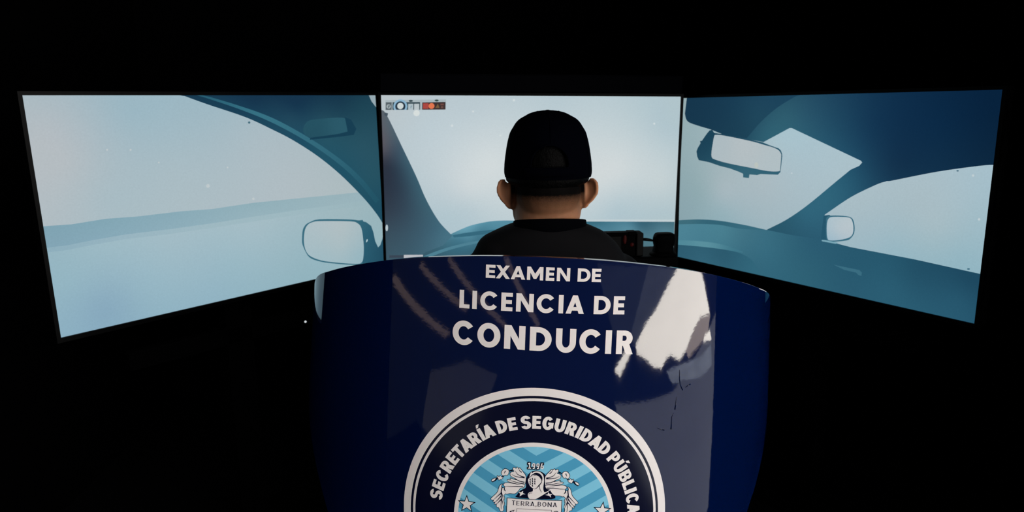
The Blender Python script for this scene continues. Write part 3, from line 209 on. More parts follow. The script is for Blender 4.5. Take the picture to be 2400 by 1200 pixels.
def emission_mat():
    m = bpy.data.materials.new('lit_screen'); m.use_nodes = True; nt = m.node_tree; nt.nodes.clear()
    a = nt.nodes.new('ShaderNodeAttribute'); a.attribute_name = 'picture'
    tc = nt.nodes.new('ShaderNodeTexCoord'); n = nt.nodes.new('ShaderNodeTexNoise'); n.inputs['Scale'].default_value = 260; n.inputs['Detail'].default_value = 1
    r = nt.nodes.new('ShaderNodeMapRange'); r.inputs[3].default_value = .95; r.inputs[4].default_value = 1.05
    e = nt.nodes.new('ShaderNodeEmission'); o = nt.nodes.new('ShaderNodeOutputMaterial')
    nt.links.new(tc.outputs['Object'], n.inputs['Vector']); nt.links.new(n.outputs[0], r.inputs[0]); nt.links.new(r.outputs[0], e.inputs[1])
    nt.links.new(a.outputs['Color'], e.inputs[0]); nt.links.new(e.outputs[0], o.inputs[0]); return m
LIT = emission_mat()
def lin(c):
    c = np.asarray(c, float) / 255
    return np.where(c <= .04045, c / 12.92, ((c + .055) / 1.055) ** 2.4)
def picture(layers):
    V, F, Cc = [], [], []
    for k, (poly, ctrl) in enumerate(layers):
        poly = [(x / 1e4, y / 1e4) for x, y in poly]; ext = max(max(p[i] for p in poly) - min(p[i] for p in poly) for i in (0, 1))
        v, f = tri([poly], .009 if len(ctrl) > 1 and ext > .15 else (.006 if len(ctrl) > 1 else 1.0))
        used = sorted({i for q in f for i in q}); ix = {a: i for i, a in enumerate(used)}
        P = np.array([v[i] for i in used]); ct = np.array(ctrl, float); q = ct[:, :2] / 1e4; m_ = len(q)
        ker = lambda a, b: np.sqrt(((a[:, None, :] - b[None, :, :]) ** 2).sum(-1) + .0006)
        if m_ > 3:      # smooth radial interpolation between the colour points
            A = np.zeros((m_ + 1, m_ + 1)); A[:m_, :m_] = ker(q, q) - np.eye(m_) * .004; A[m_, :m_] = A[:m_, m_] = 1
            sol = np.linalg.lstsq(A, np.r_[ct[:, 2:5], np.zeros((1, 3))], rcond=None)[0]
            col = np.c_[ker(P, q), np.ones(len(P))] @ sol; col = np.clip(col, ct[:, 2:5].min(0), ct[:, 2:5].max(0))
        else:
            w = 1 / (ker(P, q) ** 2); w /= w.sum(1, keepdims=True); col = w @ ct[:, 2:5]
        col = lin(col)
        n = len(V); V += [(p[0], p[1], .0003 + k * .00004) for p in P]; F += [tuple(ix[i] + n for i in q) for q in f]; Cc += col.tolist()
    return V, F, Cc
MON = {'L': ((-1.1379, -.6608, 1.2763), (-.4815, .0119, 1.2909), (-.4751, .0171, .7622), (-1.1315, -.6556, .7477)),
       'C': ((-.4624, 0, 1.291), (.4775, 0, 1.2776), (.47, 0, .7489), (-.47, 0, .7623)),
       'R': ((.503, .0616, 1.2743), (.9459, -.7674, 1.2662), (.9519, -.7591, .7376), (.509, .07, .7457))}
def monitor(key, label):
    tl, tr, br, bl = [Vector(p) for p in MON[key]]; c = (tl + tr + br + bl) / 4
    X = (tr - tl + br - bl).normalized(); Y = (tl - bl + tr - br); Y = (Y - X * Y.dot(X)).normalized(); N = X.cross(Y)
    foot = c - N * .09; root = empty('monitor', (foot.x, foot.y, 0), label, 'monitor', 'driving simulator screens')
    T = lambda p: c + X * p[0] + Y * p[1] + N * p[2]
    w, h, b = SW / 2, SH / 2, .0085
    V, F, Cc = picture(SCREENS[key])
    o = obj('screen', [T(p) for p in V], F, LIT, root)
    at = o.data.color_attributes.new('picture', 'FLOAT_COLOR', 'POINT'); at.data.foreach_set('color', np.c_[np.array(Cc), np.ones(len(Cc))].ravel())
    o['label'] = 'lit screen showing a view from inside a car'
    m = MB(T)
    for x0, x1, y0, y1 in ((-w - b, w + b, h, h + b), (-w - b, w + b, -h - b * 1.3, -h), (-w - b, -w, -h, h), (w, w + b, -h, h)): m.box(x0, x1, y0, y1, -.012, .005)
    m.build('bezel', PLASTIC, root)
    MB(T).box(-w - b, w + b, -h - b, h + b, -.035, -.0125).build('back_cover', PLASTIC_SOFT, root, bevel=.004)
    MB(T).box(-w * .55, w * .55, -h * .6, h * .6, -.065, -.035).build('electronics_housing', PLASTIC_SOFT, root, bevel=.01)
    MB(T).box(-.12, .12, -.1, .1, -.08, -.065).build('mount_plate', METAL, root)
    L = lambda p: Vector((foot.x, foot.y, 0)) + Vector((X.x, X.y, 0)).normalized() * p[0] + Vector((N.x, N.y, 0)).normalized() * p[1] + Vector((0, 0, p[2]))
    MB(L).box(-.04, .04, -.04, .015, .02, c.z + .1).build('stand_post', METAL, root, bevel=.004)
    MB(L).box(-.20, .20, -.12, .06, 0, .02).build('stand_base', METAL, root, bevel=.005)
    bar = MB(L).box(-.30, .30, -.015, .015, .60, .65).build('stand_crossbar', METAL, root, bevel=.004)
    return root, T, L, bar
mL, TL_, LL, barL = monitor('L', 'wide black monitor angled in at far left, showing a door mirror and horizon')
mC, TC_, LC, _ = monitor('C', 'middle black monitor behind the driver, showing the windscreen view and small dials')
mR, TR_, LR, _ = monitor('R', 'wide black monitor angled in at far right, showing a rear-view mirror')
hd = MB(TC_).box(-.4715, .4745, .2755, .327, -.03, .004).build('header_panel', HEADER, mC, bevel=.003)
MB(TC_).box(-.4715, .4745, .3262, .3285, -.03, .0055).build('header_lip', HEADER, hd)
# small white status light on the crossbar under the left screen
led = Vector((-.7024, -.1585, .624)); MB().ell(led, (.0035, .0035, .0035)).build('status_light', LEDM, mL, smooth=True, label='tiny white status light')

# ------------------------------------------------------------------ driver seat: glossy navy shell with lettering and crest
SQ = (-0.12123, -1.29683, 1.029715); YAW, REC, ROL = .1105, -.0737, .0436
SA, SB = .38646, .245
def seat_world(X, Y, Z):
    X, Z = X * math.cos(ROL) + Z * math.sin(ROL), -X * math.sin(ROL) + Z * math.cos(ROL)
    Y, Z = Y * math.cos(REC) - Z * math.sin(REC), Y * math.sin(REC) + Z * math.cos(REC)
    c, s = math.cos(YAW), math.sin(YAW)
    return Vector((X * c + Y * s + SQ[0], -X * s + Y * c + SQ[1], Z + SQ[2]))
def shell_pt(phi, z, off=0):
    e = float(np.interp(-z, [.05, .15, .22, .27], [0, .0175, .0275, .034])); s, c = math.sin(phi), math.cos(phi)
    nx, ny = s / SA, -c / SB; l = math.hypot(nx, ny)
    return seat_world(SA * s * (1 + e * s ** 4) + off * nx / l, SB * (1 - c) + off * ny / l, z)
_ph = np.linspace(-1.7, 1.7, 2001); _s = np.r_[0, np.cumsum(np.hypot(np.diff(SA * np.sin(_ph)), np.diff(SB * (1 - np.cos(_ph)))))]; _s -= _s[1000]
def on_shell(s, z, off): return shell_pt(float(np.interp(s, _s, _ph)), z, off)
_d = np.arange(0, 98.5, .5)
_rim = np.interp(_d, [0, 7, 14, 20.5, 28.2, 36, 45, 54, 61.5, 65, 71, 78, 86, 98], [0, -.0005, -.0025, -.006, -.011, -.0185, -.0295, -.0415, -.052, -.056, -.065, -.080, -.108, -.18])
_k = np.exp(-np.linspace(-2, 2, 21) ** 2); _k /= _k.sum(); _rim = np.convolve(np.pad(_rim, 10, 'reflect', reflect_type='odd'), _k, 'valid')
def phimax(z): return math.radians(float(np.interp(-z, [.20, .235, .26, .29, .318, .36, .407, .45, .55, .65, .78], [98, 94, 87, 80.5, 76, 69.7, 62.9, 57.5, 47, 39, 30])))
seat = empty('driver_seat', (-.09, -1.0, 0), 'simulator seat with a glossy navy shell back, white lettering and round crest', 'seat')
US = sorted(list(np.linspace(-1, 1, 121)) + [-.9975, -.991, .991, .9975]); VS = list(np.linspace(0, 1, 71)[:-1]) + [.990, .9952, .9978, 1]; NU, NV = len(US) - 1, len(VS) - 1; vv, ff = [], []
for j in range(NV + 1):
    for i in range(NU + 1):
        u = US[i]; zt = float(np.interp(abs(u) * 98, _d, _rim)); z = -.78 + (zt + .78) * VS[j] ** .85; vv.append(shell_pt(u * phimax(z), z))
for j in range(NV):
    for i in range(NU): a = j * (NU + 1) + i; ff.append((a, a + 1, a + NU + 2, a + NU + 1))
shell = obj('shell', vv, ff, SHELL, seat, smooth=True, mats=[SHELL, SHELL_IN])
sm = shell.modifiers.new('thickness', 'SOLIDIFY'); sm.thickness = .014; sm.offset = -1; sm.material_offset = 1; sm.material_offset_rim = 0
bv = shell.modifiers.new('rim', 'BEVEL'); bv.width = .0028; bv.segments = 4; bv.limit_method = 'ANGLE'; bv.angle_limit = math.radians(50); bv.harden_normals = True
shell['label'] = 'glossy navy wraparound shell with an arched top edge'
def shell_normals(o, sz):
    # exact surface normals of the curved shell for the vinyl sheets
    nr = []
    for x, z in sz:
        a = on_shell(x / 1e3 + 1e-4, z / 1e3, 0) - on_shell(x / 1e3 - 1e-4, z / 1e3, 0); b_ = on_shell(x / 1e3, z / 1e3 + 1e-4, 0) - on_shell(x / 1e3, z / 1e3 - 1e-4, 0)
        nr.append(a.cross(b_).normalized())
    o.data.normals_split_custom_set_from_vertices(nr)
def decal(name, polys, off, m, step=5.0, label=None, edges=(), mats=None, cls=None):
    v, f = tri(polys, step, edges)
    fm = [cls(np.mean([v[i] for i in q], axis=0)) for q in f] if cls else None
    o = obj(name, [on_shell(x / 1e3, z / 1e3, off) for x, z in v], f, m, shell, mats=mats, fm=fm, smooth=True)
    shell_normals(o, v)
    if label: o['label'] = label
    return o
# --- letter shapes: bold geometric capitals, cap height 1
def rect(x0, x1, y0, y1): return [(x0, y0), (x1, y0), (x1, y1), (x0, y1)]
def arc(cx, cy, rx, ry, tx, ty, a0, a1, n=26):
    t = np.radians(np.linspace(a0, a1, n))
    return [(cx + rx * math.cos(a), cy + ry * math.sin(a)) for a in t] + [(cx + (rx - tx) * math.cos(a), cy + (ry - ty) * math.sin(a)) for a in t[::-1]]
def bowl(x0, x1, y0, y1, t, b):
    ry = (y1 - y0) / 2; rx = min(ry * 1.08, (x1 - x0) * .86); xc = x1 - rx
    return [rect(x0, xc + .01, y1 - b, y1), rect(x0, xc + .01, y0, y0 + b), arc(xc, (y0 + y1) / 2, rx, ry, t, b, -90, 90)]
def glyph(ch, w, t, b):
    acc = []
    if ch in 'ÍÚ':
        c = w / 2; acc = [[(c - .13, 1.07), (c + .05, 1.07), (c + .24, 1.30), (c - .03, 1.30)]]; ch = {'Í': 'I', 'Ú': 'U'}[ch]
    st = rect(0, t, 0, 1)
    if ch == 'E': g = [st, rect(0, w, 0, b), rect(0, w, 1 - b, 1), rect(0, w * .93, .5 - b / 2, .5 + b / 2)]
    elif ch == 'L': g = [st, rect(0, w, 0, b)]
    elif ch == 'I': g = [rect(0, w, 0, 1)]
    elif ch == 'T': g = [rect(w / 2 - t / 2, w / 2 + t / 2, 0, 1), rect(0, w, 1 - b, 1)]
    elif ch == 'N': g = [st, rect(w - t, w, 0, 1), [(0, 1), (t * 1.12, 1), (w, 0), (w - t * 1.12, 0)]]
    elif ch == 'M': g = [st, rect(w - t, w, 0, 1), [(0, 1), (t * 1.1, 1), (w / 2, .48), (w - t * 1.1, 1), (w, 1), (w / 2 + t * .42, .10), (w / 2 - t * .42, .10)]]
    elif ch == 'X': g = [[(0, 0), (t * 1.25, 0), (w - t * .1, 1), (w - t * 1.35, 1)], [(w, 0), (w - t * 1.25, 0), (t * .1, 1), (t * 1.35, 1)]]
    elif ch == 'A':
        g = [[(0, 0), (t * 1.12, 0), (w / 2 + t * .52, 1), (w / 2 - t * .52, 1)], [(w, 0), (w - t * 1.12, 0), (w / 2 - t * .52, 1), (w / 2 + t * .52, 1)], rect(w * .24, w * .76, .17, .17 + b * .92)]
    elif ch == 'O': g = [arc(w / 2, .5, w / 2, .52, t, b * 1.05, 0, 180), arc(w / 2, .5, w / 2, .52, t, b * 1.05, 180, 360)]
    elif ch == 'C': g = [arc(w / 2 * 1.03, .5, w / 2 * 1.03, .52, t, b * 1.05, 36, 324, 40)]
    elif ch == 'G': g = [arc(w / 2, .5, w / 2, .52, t, b * 1.05, 42, 325, 40), rect(w * .52, w, .38, .38 + b * .9), rect(w - t, w, .14, .5)]
    elif ch == 'D': g = [st] + bowl(0, w, 0, 1, t * 1.05, b)
    elif ch == 'P': g = [st] + bowl(0, w, .34, 1, t, b * .92)
    elif ch == 'B': g = [st] + bowl(0, w * .94, .5 - b * .4, 1, t, b * .85) + bowl(0, w, 0, .5 + b * .4, t, b * .85)
    elif ch == 'R': g = [st] + bowl(0, w * .95, .35, 1, t, b * .95) + [[(w * .36, .42), (w * .36 + t * 1.15, .42), (w, 0), (w - t * 1.2, 0)]]
    elif ch == 'U': g = [rect(0, t, .42, 1), rect(w - t, w, .42, 1), arc(w / 2, .43, w / 2, .45, t, b, 180, 360)]
    elif ch == 'S':
        ry = (.52 + b / 2) / 2
        g = [arc(w / 2, 1.02 - ry, w / 2, ry, t, b, 18, 272), arc(w / 2, -.02 + ry, w / 2, ry, t, b, 198, 452)]
    elif ch == '1': g = [rect(w * .36, w * .36 + t, 0, 1), [(0, .72), (w * .36, .76), (w * .36, 1), (w * .3, 1), (0, .9)], rect(0, w, 0, b * .8)]
    elif ch in '96':
        ry = .32; g = [arc(w / 2, .68, w / 2, ry, t, b * .9, 0, 180), arc(w / 2, .68, w / 2, ry, t, b * .9, 180, 360), [(w, .70), (w * .78, 0), (w * .2, 0), (w * .2, b * .8), (w * .55, b), (w - t, .6)]]
        if ch == '6': g = [[(w - x, 1 - y) for x, y in p] for p in g]
    elif ch == ',': g = [[(0, .14), (.14, .14), (.14, 0), (.02, -.2), (-.04, -.2), (.03, 0), (0, 0)]]
    else: g = []
    return g + acc
def text_row(name, chars, z0, z1, t, b, label, tilt=0):
    h = z1 - z0; polys = []
    for ch, x0, x1 in chars:
        for p in glyph(ch, (x1 - x0) / h, t, b): polys.append([(x0 + x * h, z0 + y * h + tilt * (x0 + x * h)) for x, y in p])
    decal(name, polys, .0004, VINYL, 4.0, label)
text_row('lettering', [('E', -80.5, -67.2), ('X', -66.4, -46.6), ('A', -45.3, -25.3), ('M', -22.9, -.4), ('E', 3.2, 15.0), ('N', 18.4, 36.8), ('D', 47.3, 65.2), ('E', 67.2, 80.2)], -32.4, -13.8, .245, .215, 'white lettering reading EXAMEN DE')
text_row('lettering', [('L', -117.5, -102.7), ('I', -98.8, -92.2), ('C', -87.3, -61.7), ('E', -57.5, -41.5), ('N', -36.5, -12.1), ('C', -8.0, 17.6), ('I', 22.6, 29.2), ('A', 32.7, 58.3), ('D', 72.0, 95.8), ('E', 100.1, 116.2)], -77.8, -51.9, .250, .215, 'white lettering reading LICENCIA DE')
text_row('lettering', [('C', -126.5, -94.6), ('O', -90.1, -57.1), ('N', -51.6, -22.1), ('D', -15.6, 14.9), ('U', 20.9, 49.1), ('C', 53.9, 85.7), ('I', 91.2, 100.0), ('R', 106.9, 131.8)], -132.6, -98.6, .258, .225, 'white lettering reading CONDUCIR', tilt=-.02)
# --- crest
CZ = -384.0
def ring_decal(name, r0, r1, off, m, label=None):
    n = 180; V, F = [], []; k = max(2, int((r0 - r1) / 4) + 1)
    for j in range(k + 1):
        r = r0 + (r1 - r0) * j / k; V += [on_shell(r * math.cos(2 * math.pi * i / n) / 1e3, (CZ + r * math.sin(2 * math.pi * i / n)) / 1e3, off) for i in range(n)]
    for j in range(k):
        for i in range(n): F.append((j * n + i, j * n + (i + 1) % n, (j + 1) * n + (i + 1) % n, (j + 1) * n + i))
    o = obj(name, V, F, m, shell, smooth=True)
    shell_normals(o, [((r0 + (r1 - r0) * j / k) * math.cos(2 * math.pi * i / n), CZ + (r0 + (r1 - r0) * j / k) * math.sin(2 * math.pi * i / n)) for j in range(k + 1) for i in range(n)])
    if label: o['label'] = label
    return o
ring_decal('crest_band', 186.2, 117.4, .0002, NAVYV, 'navy band of the crest')
ring_decal('crest_ring', 198, 186.3, .0004, VINYL, 'broad white outer ring of the crest')
ring_decal('crest_ring', 182.6, 178.7, .0004, VINYL, 'thin white ring of the crest')
ring_decal('crest_ring', 117.5, 111.2, .0004, VINYL, 'white ring around the crest field')
cp = [(111.3 * math.cos(a), CZ + 111.3 * math.sin(a)) for a in np.linspace(0, 2 * math.pi, 120, endpoint=False)]
def clip(poly, circle):      # polygon clipped to a convex outline
    out = ccw(poly); cc = ccw(circle)
    for i in range(len(cc)):
        a, b = cc[i], cc[(i + 1) % len(cc)]; ins = lambda p: (b[0] - a[0]) * (p[1] - a[1]) - (b[1] - a[1]) * (p[0] - a[0]); new = []
        for k in range(len(out)):
            p, q = out[k - 1], out[k]; dp, dq = ins(p), ins(q)
            if (dp >= 0) != (dq >= 0): t = dp / (dp - dq); new.append((p[0] + (q[0] - p[0]) * t, p[1] + (q[1] - p[1]) * t))
            if dq >= 0: new.append(q)
        out = new
        if not out: return out
    return out
stripes = []
for k in range(8):
    t1 = 115 - 34 * k; t0 = t1 - 17
    for sg in (-1, 1):
        q = clip([(0, CZ + t1), (0, CZ + t0), (sg * 130, CZ + t0 + .585 * 130), (sg * 130, CZ + t1 + .585 * 130)], cp)
        if len(q) > 2: stripes.append(q)
decal('crest_field', [cp], .0003, BLUE_D, 6, 'mid blue crest field')
decal('crest_chevrons', stripes, .00042, BLUE_L, 6, 'light blue chevron stripes')
# arc lettering
ADV = {'S': .76, 'E': .65, 'C': .80, 'R': .78, 'T': .68, 'A': .74, 'Í': .31, 'I': .31, 'D': .80, 'G': .84, 'U': .80, 'P': .73, 'Ú': .80, 'B': .78, 'L': .56, ' ': .12}
TX = 'SECRETARÍA DE SEGURIDAD PÚBLICA'; cap = 19.0; r_in = 138.0
a0, a1 = math.radians(173.2), math.radians(3.6); total = (a0 - a1) * (r_in + cap * .45) / cap; gap = (total - sum(ADV[c] for c in TX)) / (len(TX) - 1)
polys = []; pos = 0
for c in TX:
    w = ADV[c]; th = a0 - (pos + w / 2) * cap / (r_in + cap * .45); pos += w + gap
    dx, dy = math.sin(th), -math.cos(th)           # reading direction
    gw = {'A': .90, 'T': .74, 'L': .60}.get(c, w)
    for p in glyph(c, gw, .295, .225):
        polys.append([(r_in * math.cos(th) + (x - gw / 2) * cap * dx + y * cap * math.cos(th), CZ + r_in * math.sin(th) + (x - gw / 2) * cap * dy + y * cap * math.sin(th)) for x, y in p])
decal('crest_lettering', polys, .0005, VINYL, 5, 'white curved lettering reading SECRETARÍA DE SEGURIDAD PÚBLICA')
# coat of arms
ARMS = json.loads(r'''{"half":{"wing":[[138,645],[149,688],[191,741],[218,774],[232,787],[239,767],[267,795],[281,773],[312,787],[326,764],[306,728],[343,716],[362,695],[354,660],[322,641],[278,624],[262,600],[327,613],[360,626],[348,604],[402,593],[378,571],[305,555],[224,541],[159,535],[140,585]],"ribbon":[[150,538],[224,535],[322,544],[387,551],[433,542],[453,516],[431,490],[433,456],[419,428],[411,382],[361,396],[287,397],[245,434],[210,485],[169,492]],"leaf":[[386,729],[407,751],[440,758],[470,735],[487,707],[485,675],[461,654],[432,669],[411,661],[389,695]],"flower":[[468,624],[492,633],[505,651],[522,629],[548,644],[542,616],[529,603],[526,584],[500,596],[484,604]],"bud":[[570,605],[599,597],[623,578],[628,556],[608,559],[584,578]],"plume":[[471,527],[505,500],[520,457],[534,405],[560,367],[593,332],[628,289],[606,271],[581,285],[595,243],[564,248],[576,209],[546,224],[542,176],[511,167],[481,111],[443,132],[446,188],[433,227],[445,275],[434,318],[447,357],[417,391],[422,421],[446,437],[449,466],[481,474],[484,500]]},"lines":{"wing_line":[[[154,654],[203,665],[259,692],[297,744]],[[154,644],[236,649],[293,659],[341,686]],[[153,577],[222,588],[278,616],[310,638]],[[154,551],[240,561],[320,582],[386,590]],[[200,724],[224,742],[239,767]]],"ribbon_line":[[[168,505],[266,508],[357,497],[431,494]]],"plume_line":[[[473,474],[484,405],[480,319],[480,215],[475,145]],[[485,388],[528,345],[580,289]],[[485,344],[522,293],[562,246]],[[483,293],[516,250],[542,220]],[[481,405],[462,353],[448,284]],[[480,310],[462,266],[450,214]]],"stem":[[[330,745],[380,729]],[[457,654],[478,628]],[[545,612],[584,565],[622,543]]],"leaf_line":[[[433,730],[449,688]]]},"single":{"back":[[-127,641],[-105,694],[-62,740],[11,761],[89,742],[140,701],[165,620],[159,530],[206,472],[256,456],[291,397],[249,338],[-235,337],[-253,379],[-206,451],[-134,495],[-137,572]],"hood":[[-53,718],[-13,743],[32,750],[77,732],[112,691],[124,619],[121,550],[120,481],[146,440],[226,485],[211,466],[155,424],[59,358],[3,326],[-37,311],[-71,330],[-92,359],[-99,393],[-86,422],[-50,439],[-30,449],[-26,483],[14,485],[84,566],[101,652],[75,702],[29,728],[-12,726],[-40,701]],"visor":[[-104,604],[-95,638],[-59,670],[-35,693],[14,693],[64,663],[88,617],[82,583],[48,543],[25,507],[-3,486],[-44,500],[-83,541]],"horn":[[-62,743],[-47,709],[-67,674],[-87,656],[-77,704]],"star4":[[-238,428],[-201,422],[-167,445],[-171,413],[-131,396],[-171,393],[-215,360],[-209,400]],"star4b":[[148,401],[188,411],[191,441],[217,416],[254,417],[230,395],[238,361],[206,388]]},"grille":[[[-82,635],[-71,641],[-67,625],[-62,612],[-75,610],[-80,623]],[[-81,601],[-70,606],[-66,591],[-60,578],[-73,575],[-79,589]],[[-80,566],[-68,572],[-64,557],[-59,544],[-72,541],[-77,555]],[[-50,645],[-39,651],[-35,636],[-29,622],[-42,620],[-48,633]],[[-49,611],[-37,617],[-33,601],[-28,588],[-41,586],[-46,599]],[[-47,577],[-36,582],[-32,567],[-27,554],[-40,551],[-45,565]],[[-46,543],[-35,548],[-31,533],[-25,520],[-38,517],[-44,531]],[[-15,640],[-4,646],[0,631],[3,619],[-8,616],[-13,628]],[[-14,608],[-3,613],[1,598],[5,586],[-7,584],[-12,596]],[[-13,575],[-2,581],[2,566],[6,554],[-5,551],[-11,563]]],"hoodlines":[[[-27,681],[14,695],[55,676],[81,639]],[[13,490],[61,539],[95,592]],[[61,535],[71,488],[97,438]],[[-86,403],[-66,421],[-37,421]]]}''')
def em(p): return [(x / 10, CZ + y / 10) for x, y in p]
def mir(p): return [(-x, z) for x, z in p]
def grow(p, d):
    p = ccw(p); n = len(p); o = []
    for i in range(n):
        a, b, c = p[i - 1], p[i], p[(i + 1) % n]
        e1 = np.array([b[0] - a[0], b[1] - a[1]]); e2 = np.array([c[0] - b[0], c[1] - b[1]]); e1 /= np.linalg.norm(e1) + 1e-9; e2 /= np.linalg.norm(e2) + 1e-9
        m = np.array([e1[1] + e2[1], -e1[0] - e2[0]]); l = np.linalg.norm(m); m = m / l if l > .3 else np.array([e1[1], -e1[0]]); o.append((b[0] + m[0] * d, b[1] + m[1] * d))
    return o
def stroke(l, w0=.5, w1=.25):
    l = [np.array(p) for p in l]; L, R = [], []
    for i, p in enumerate(l):
        d = l[min(i + 1, len(l) - 1)] - l[max(i - 1, 0)]; d = d / np.linalg.norm(d); n = np.array([-d[1], d[0]]); w = w0 + (w1 - w0) * i / (len(l) - 1)
        L.append(tuple(p + n * w)); R.append(tuple(p - n * w))
    return L + R[::-1]
def star(cx, cz, r, rot=0):
    return [(cx + (r if i % 2 == 0 else r * .42) * math.sin(math.pi * i / 5 + rot), cz + (r if i % 2 == 0 else r * .42) * math.cos(math.pi * i / 5 + rot)) for i in range(10)]
def curvy(p, n=3):
    m = len(p); P_ = [np.array(a, float) for a in p]; o = []
    for i in range(m):
        a, b, c, d = P_[i - 1], P_[i], P_[(i + 1) % m], P_[(i + 2) % m]
        for t in np.arange(n) / n: o.append(tuple(.5 * (2 * b + (c - a) * t + (2 * a - 5 * b + 4 * c - d) * t * t + (3 * b - a - 3 * c + d) * t ** 3)))
    return o
white, dark, top = [], [], []
for k, p in ARMS['half'].items():
    for q in (curvy(em(p)), mir(curvy(em(p)))): white.append(q); dark.append(grow(q, .8))
for k in ('hood', 'visor', 'horn', 'star4', 'star4b'): white.append(em(ARMS['single'][k]) if 'star' in k or k == 'horn' else curvy(em(ARMS['single'][k])))
dark.append(curvy(em(ARMS['single']['back']))); dark.append(grow(em(ARMS['single']['visor']), .9))
for l in ARMS['lines']['stem']:
    for q in (em(l), mir(em(l))): dark.append(stroke(q, 1.4, .6))
for k in ('wing_line', 'ribbon_line', 'plume_line', 'leaf_line'):
    for l in ARMS['lines'][k]:
        for q in (em(l), mir(em(l))): top.append(stroke(q, .75, .2))
for gpoly in ARMS['grille']: top.append(em(gpoly))
for l in ARMS['hoodlines']: top.append(stroke(em(l), .4, .25))
for sx in (-98.6, 98.8): white.append(star(sx, -367.6, 11.2, .1 if sx > 0 else -.02)); dark.append(star(sx, -367.6, 14.4, .1 if sx > 0 else -.02))
num = []
for i, c in enumerate('1996'):
    for p in glyph(c, .56, .19, .18): num.append([(-11.4 + i * 6.0 + x * 8.4, -305.4 + y * 8.6) for x, y in p])
decal('crest_outline', dark, .0005, NAVYV, 6)
white += [rect(-39.2, 39.2, -470, -351.8)]
decal('crest_arms', white, .0007, VINYL, 6, 'white heraldic helmet, mantling and stars')
halo = [grow(p, 1.9) for p in num]
decal('crest_year_plate', halo, .00075, NAVYV, 6)
decal('crest_year', num, .0009, VINYL, 6, 'white number 1996')
def frame(x0, x1, y0, y1, w): return [rect(x0, x1, y1 - w, y1), rect(x0, x1, y0, y0 + w), rect(x0, x0 + w, y0, y1), rect(x1 - w, x1, y0, y1)]
top += frame(-39.9, 39.9, -470, -351.2, .8) + frame(-25.2, 25.4, -450, -366.5, .45)
def serif_text(s, x0, x1, z, cap_h, rot=0, cx=0, cz=0):
    wd = {'T': .72, 'E': .64, 'R': .74, 'A': .82, ',': .14, 'B': .68, 'O': .86, 'N': .84, ' ': .06, 'G': .82}; tot = sum(wd[c] for c in s) ; gp = ((x1 - x0) / cap_h - tot) / max(1, len(s) - 1); x = 0; o = []
    for c in s:
        w = wd[c]; g_ = glyph(c, w, .15, .085)
        if c in 'TERBNA':
            feet = {'T': [w / 2], 'E': [.07], 'R': [.07, w - .08], 'B': [.07], 'N': [.07, w - .07], 'A': [.06, w - .06]}[c]
            g_ = g_ + [rect(q - .14, q + .14, 0, .06) for q in feet]
        for p in g_:
            q = [(x0 + (x + a) * cap_h, z + b * cap_h) for a, b in p]
            if rot: q = [(cx - rot * (b - z), cz + rot * (a - x0)) for a, b in q]
            o.append(q)
        x += w + gp
    return o
top += serif_text('TERRA,BONA', -32.4, 32.4, -361.6, 6.7)
top += serif_text('A', 0, 6, 0, 6.7, 1, -28.4, -374.6) + serif_text('G', 0, 6, 0, 6.7, -1, 28.6, -367.6)
decal('crest_lines', top, .0010, NAVYV, 6, 'fine navy lines and lettering reading TERRA, BONA')
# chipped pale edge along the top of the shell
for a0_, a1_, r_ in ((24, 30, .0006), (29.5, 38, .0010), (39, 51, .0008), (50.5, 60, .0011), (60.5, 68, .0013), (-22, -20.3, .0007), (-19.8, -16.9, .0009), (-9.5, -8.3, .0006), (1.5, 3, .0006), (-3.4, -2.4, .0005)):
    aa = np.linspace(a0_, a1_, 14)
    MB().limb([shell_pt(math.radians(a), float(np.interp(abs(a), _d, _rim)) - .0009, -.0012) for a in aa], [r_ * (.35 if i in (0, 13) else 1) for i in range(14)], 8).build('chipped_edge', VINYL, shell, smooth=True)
# worn spots where the vinyl has lifted
for pts in ([(207.3, -161.6), (208.2, -168.7), (208.3, -175.1), (210.4, -184.2), (214.6, -192.2)], [(219.5, -188.7), (223.7, -185.9), (227.4, -184.2)], [(205.2, -201.7), (204.6, -213.3), (203.7, -220.9)], [(201.9, -226.0), (199.5, -232.2), (199.4, -241.3), (199.3, -250.3)], [(176.7, -246.6), (182.4, -248.9), (188.1, -250.7)]):
    MB().limb([on_shell(x / 1e3, z / 1e3, 0) for x, z in pts], [.0004] + [.0008] * (len(pts) - 2) + [.0009] , 8).build('vinyl_crease', SHELL, shell, smooth=True)
# --- the seat inside the shell
def SW_(p): return seat_world(p[0], p[1], p[2])
MB(SW_).zloft([(-.70, .20, .10, 0, .20), (-.60, .25, .13, 0, .19), (-.40, .27, .14, 0, .19), (-.26, .26, .13, 0, .20), (-.17, .22, .09, 0, .20), (-.14, .16, .04, 0, .20)], 40, 3).build('backrest', CUSHION, seat, smooth=True)
for sx in (-1, 1): MB(SW_).zloft([(-.66, .04, .10, sx * .25, .33), (-.5, .05, .12, sx * .265, .33), (-.3, .045, .10, sx * .27, .32), (-.2, .02, .05, sx * .26, .30)], 24, 2.5).build('side_bolster', CUSHION, seat, smooth=True)
MB(SW_).zloft([(-.75, .25, .25, 0, .46), (-.73, .27, .29, 0, .46), (-.69, .27, .29, 0, .46), (-.66, .25, .26, 0, .46)], 40, 4).build('seat_cushion', CUSHION, seat, smooth=True)
box_obj('seat_base', -.28, .12, -1.12, -.66, 0, .28, METAL, seat, bevel=.01)
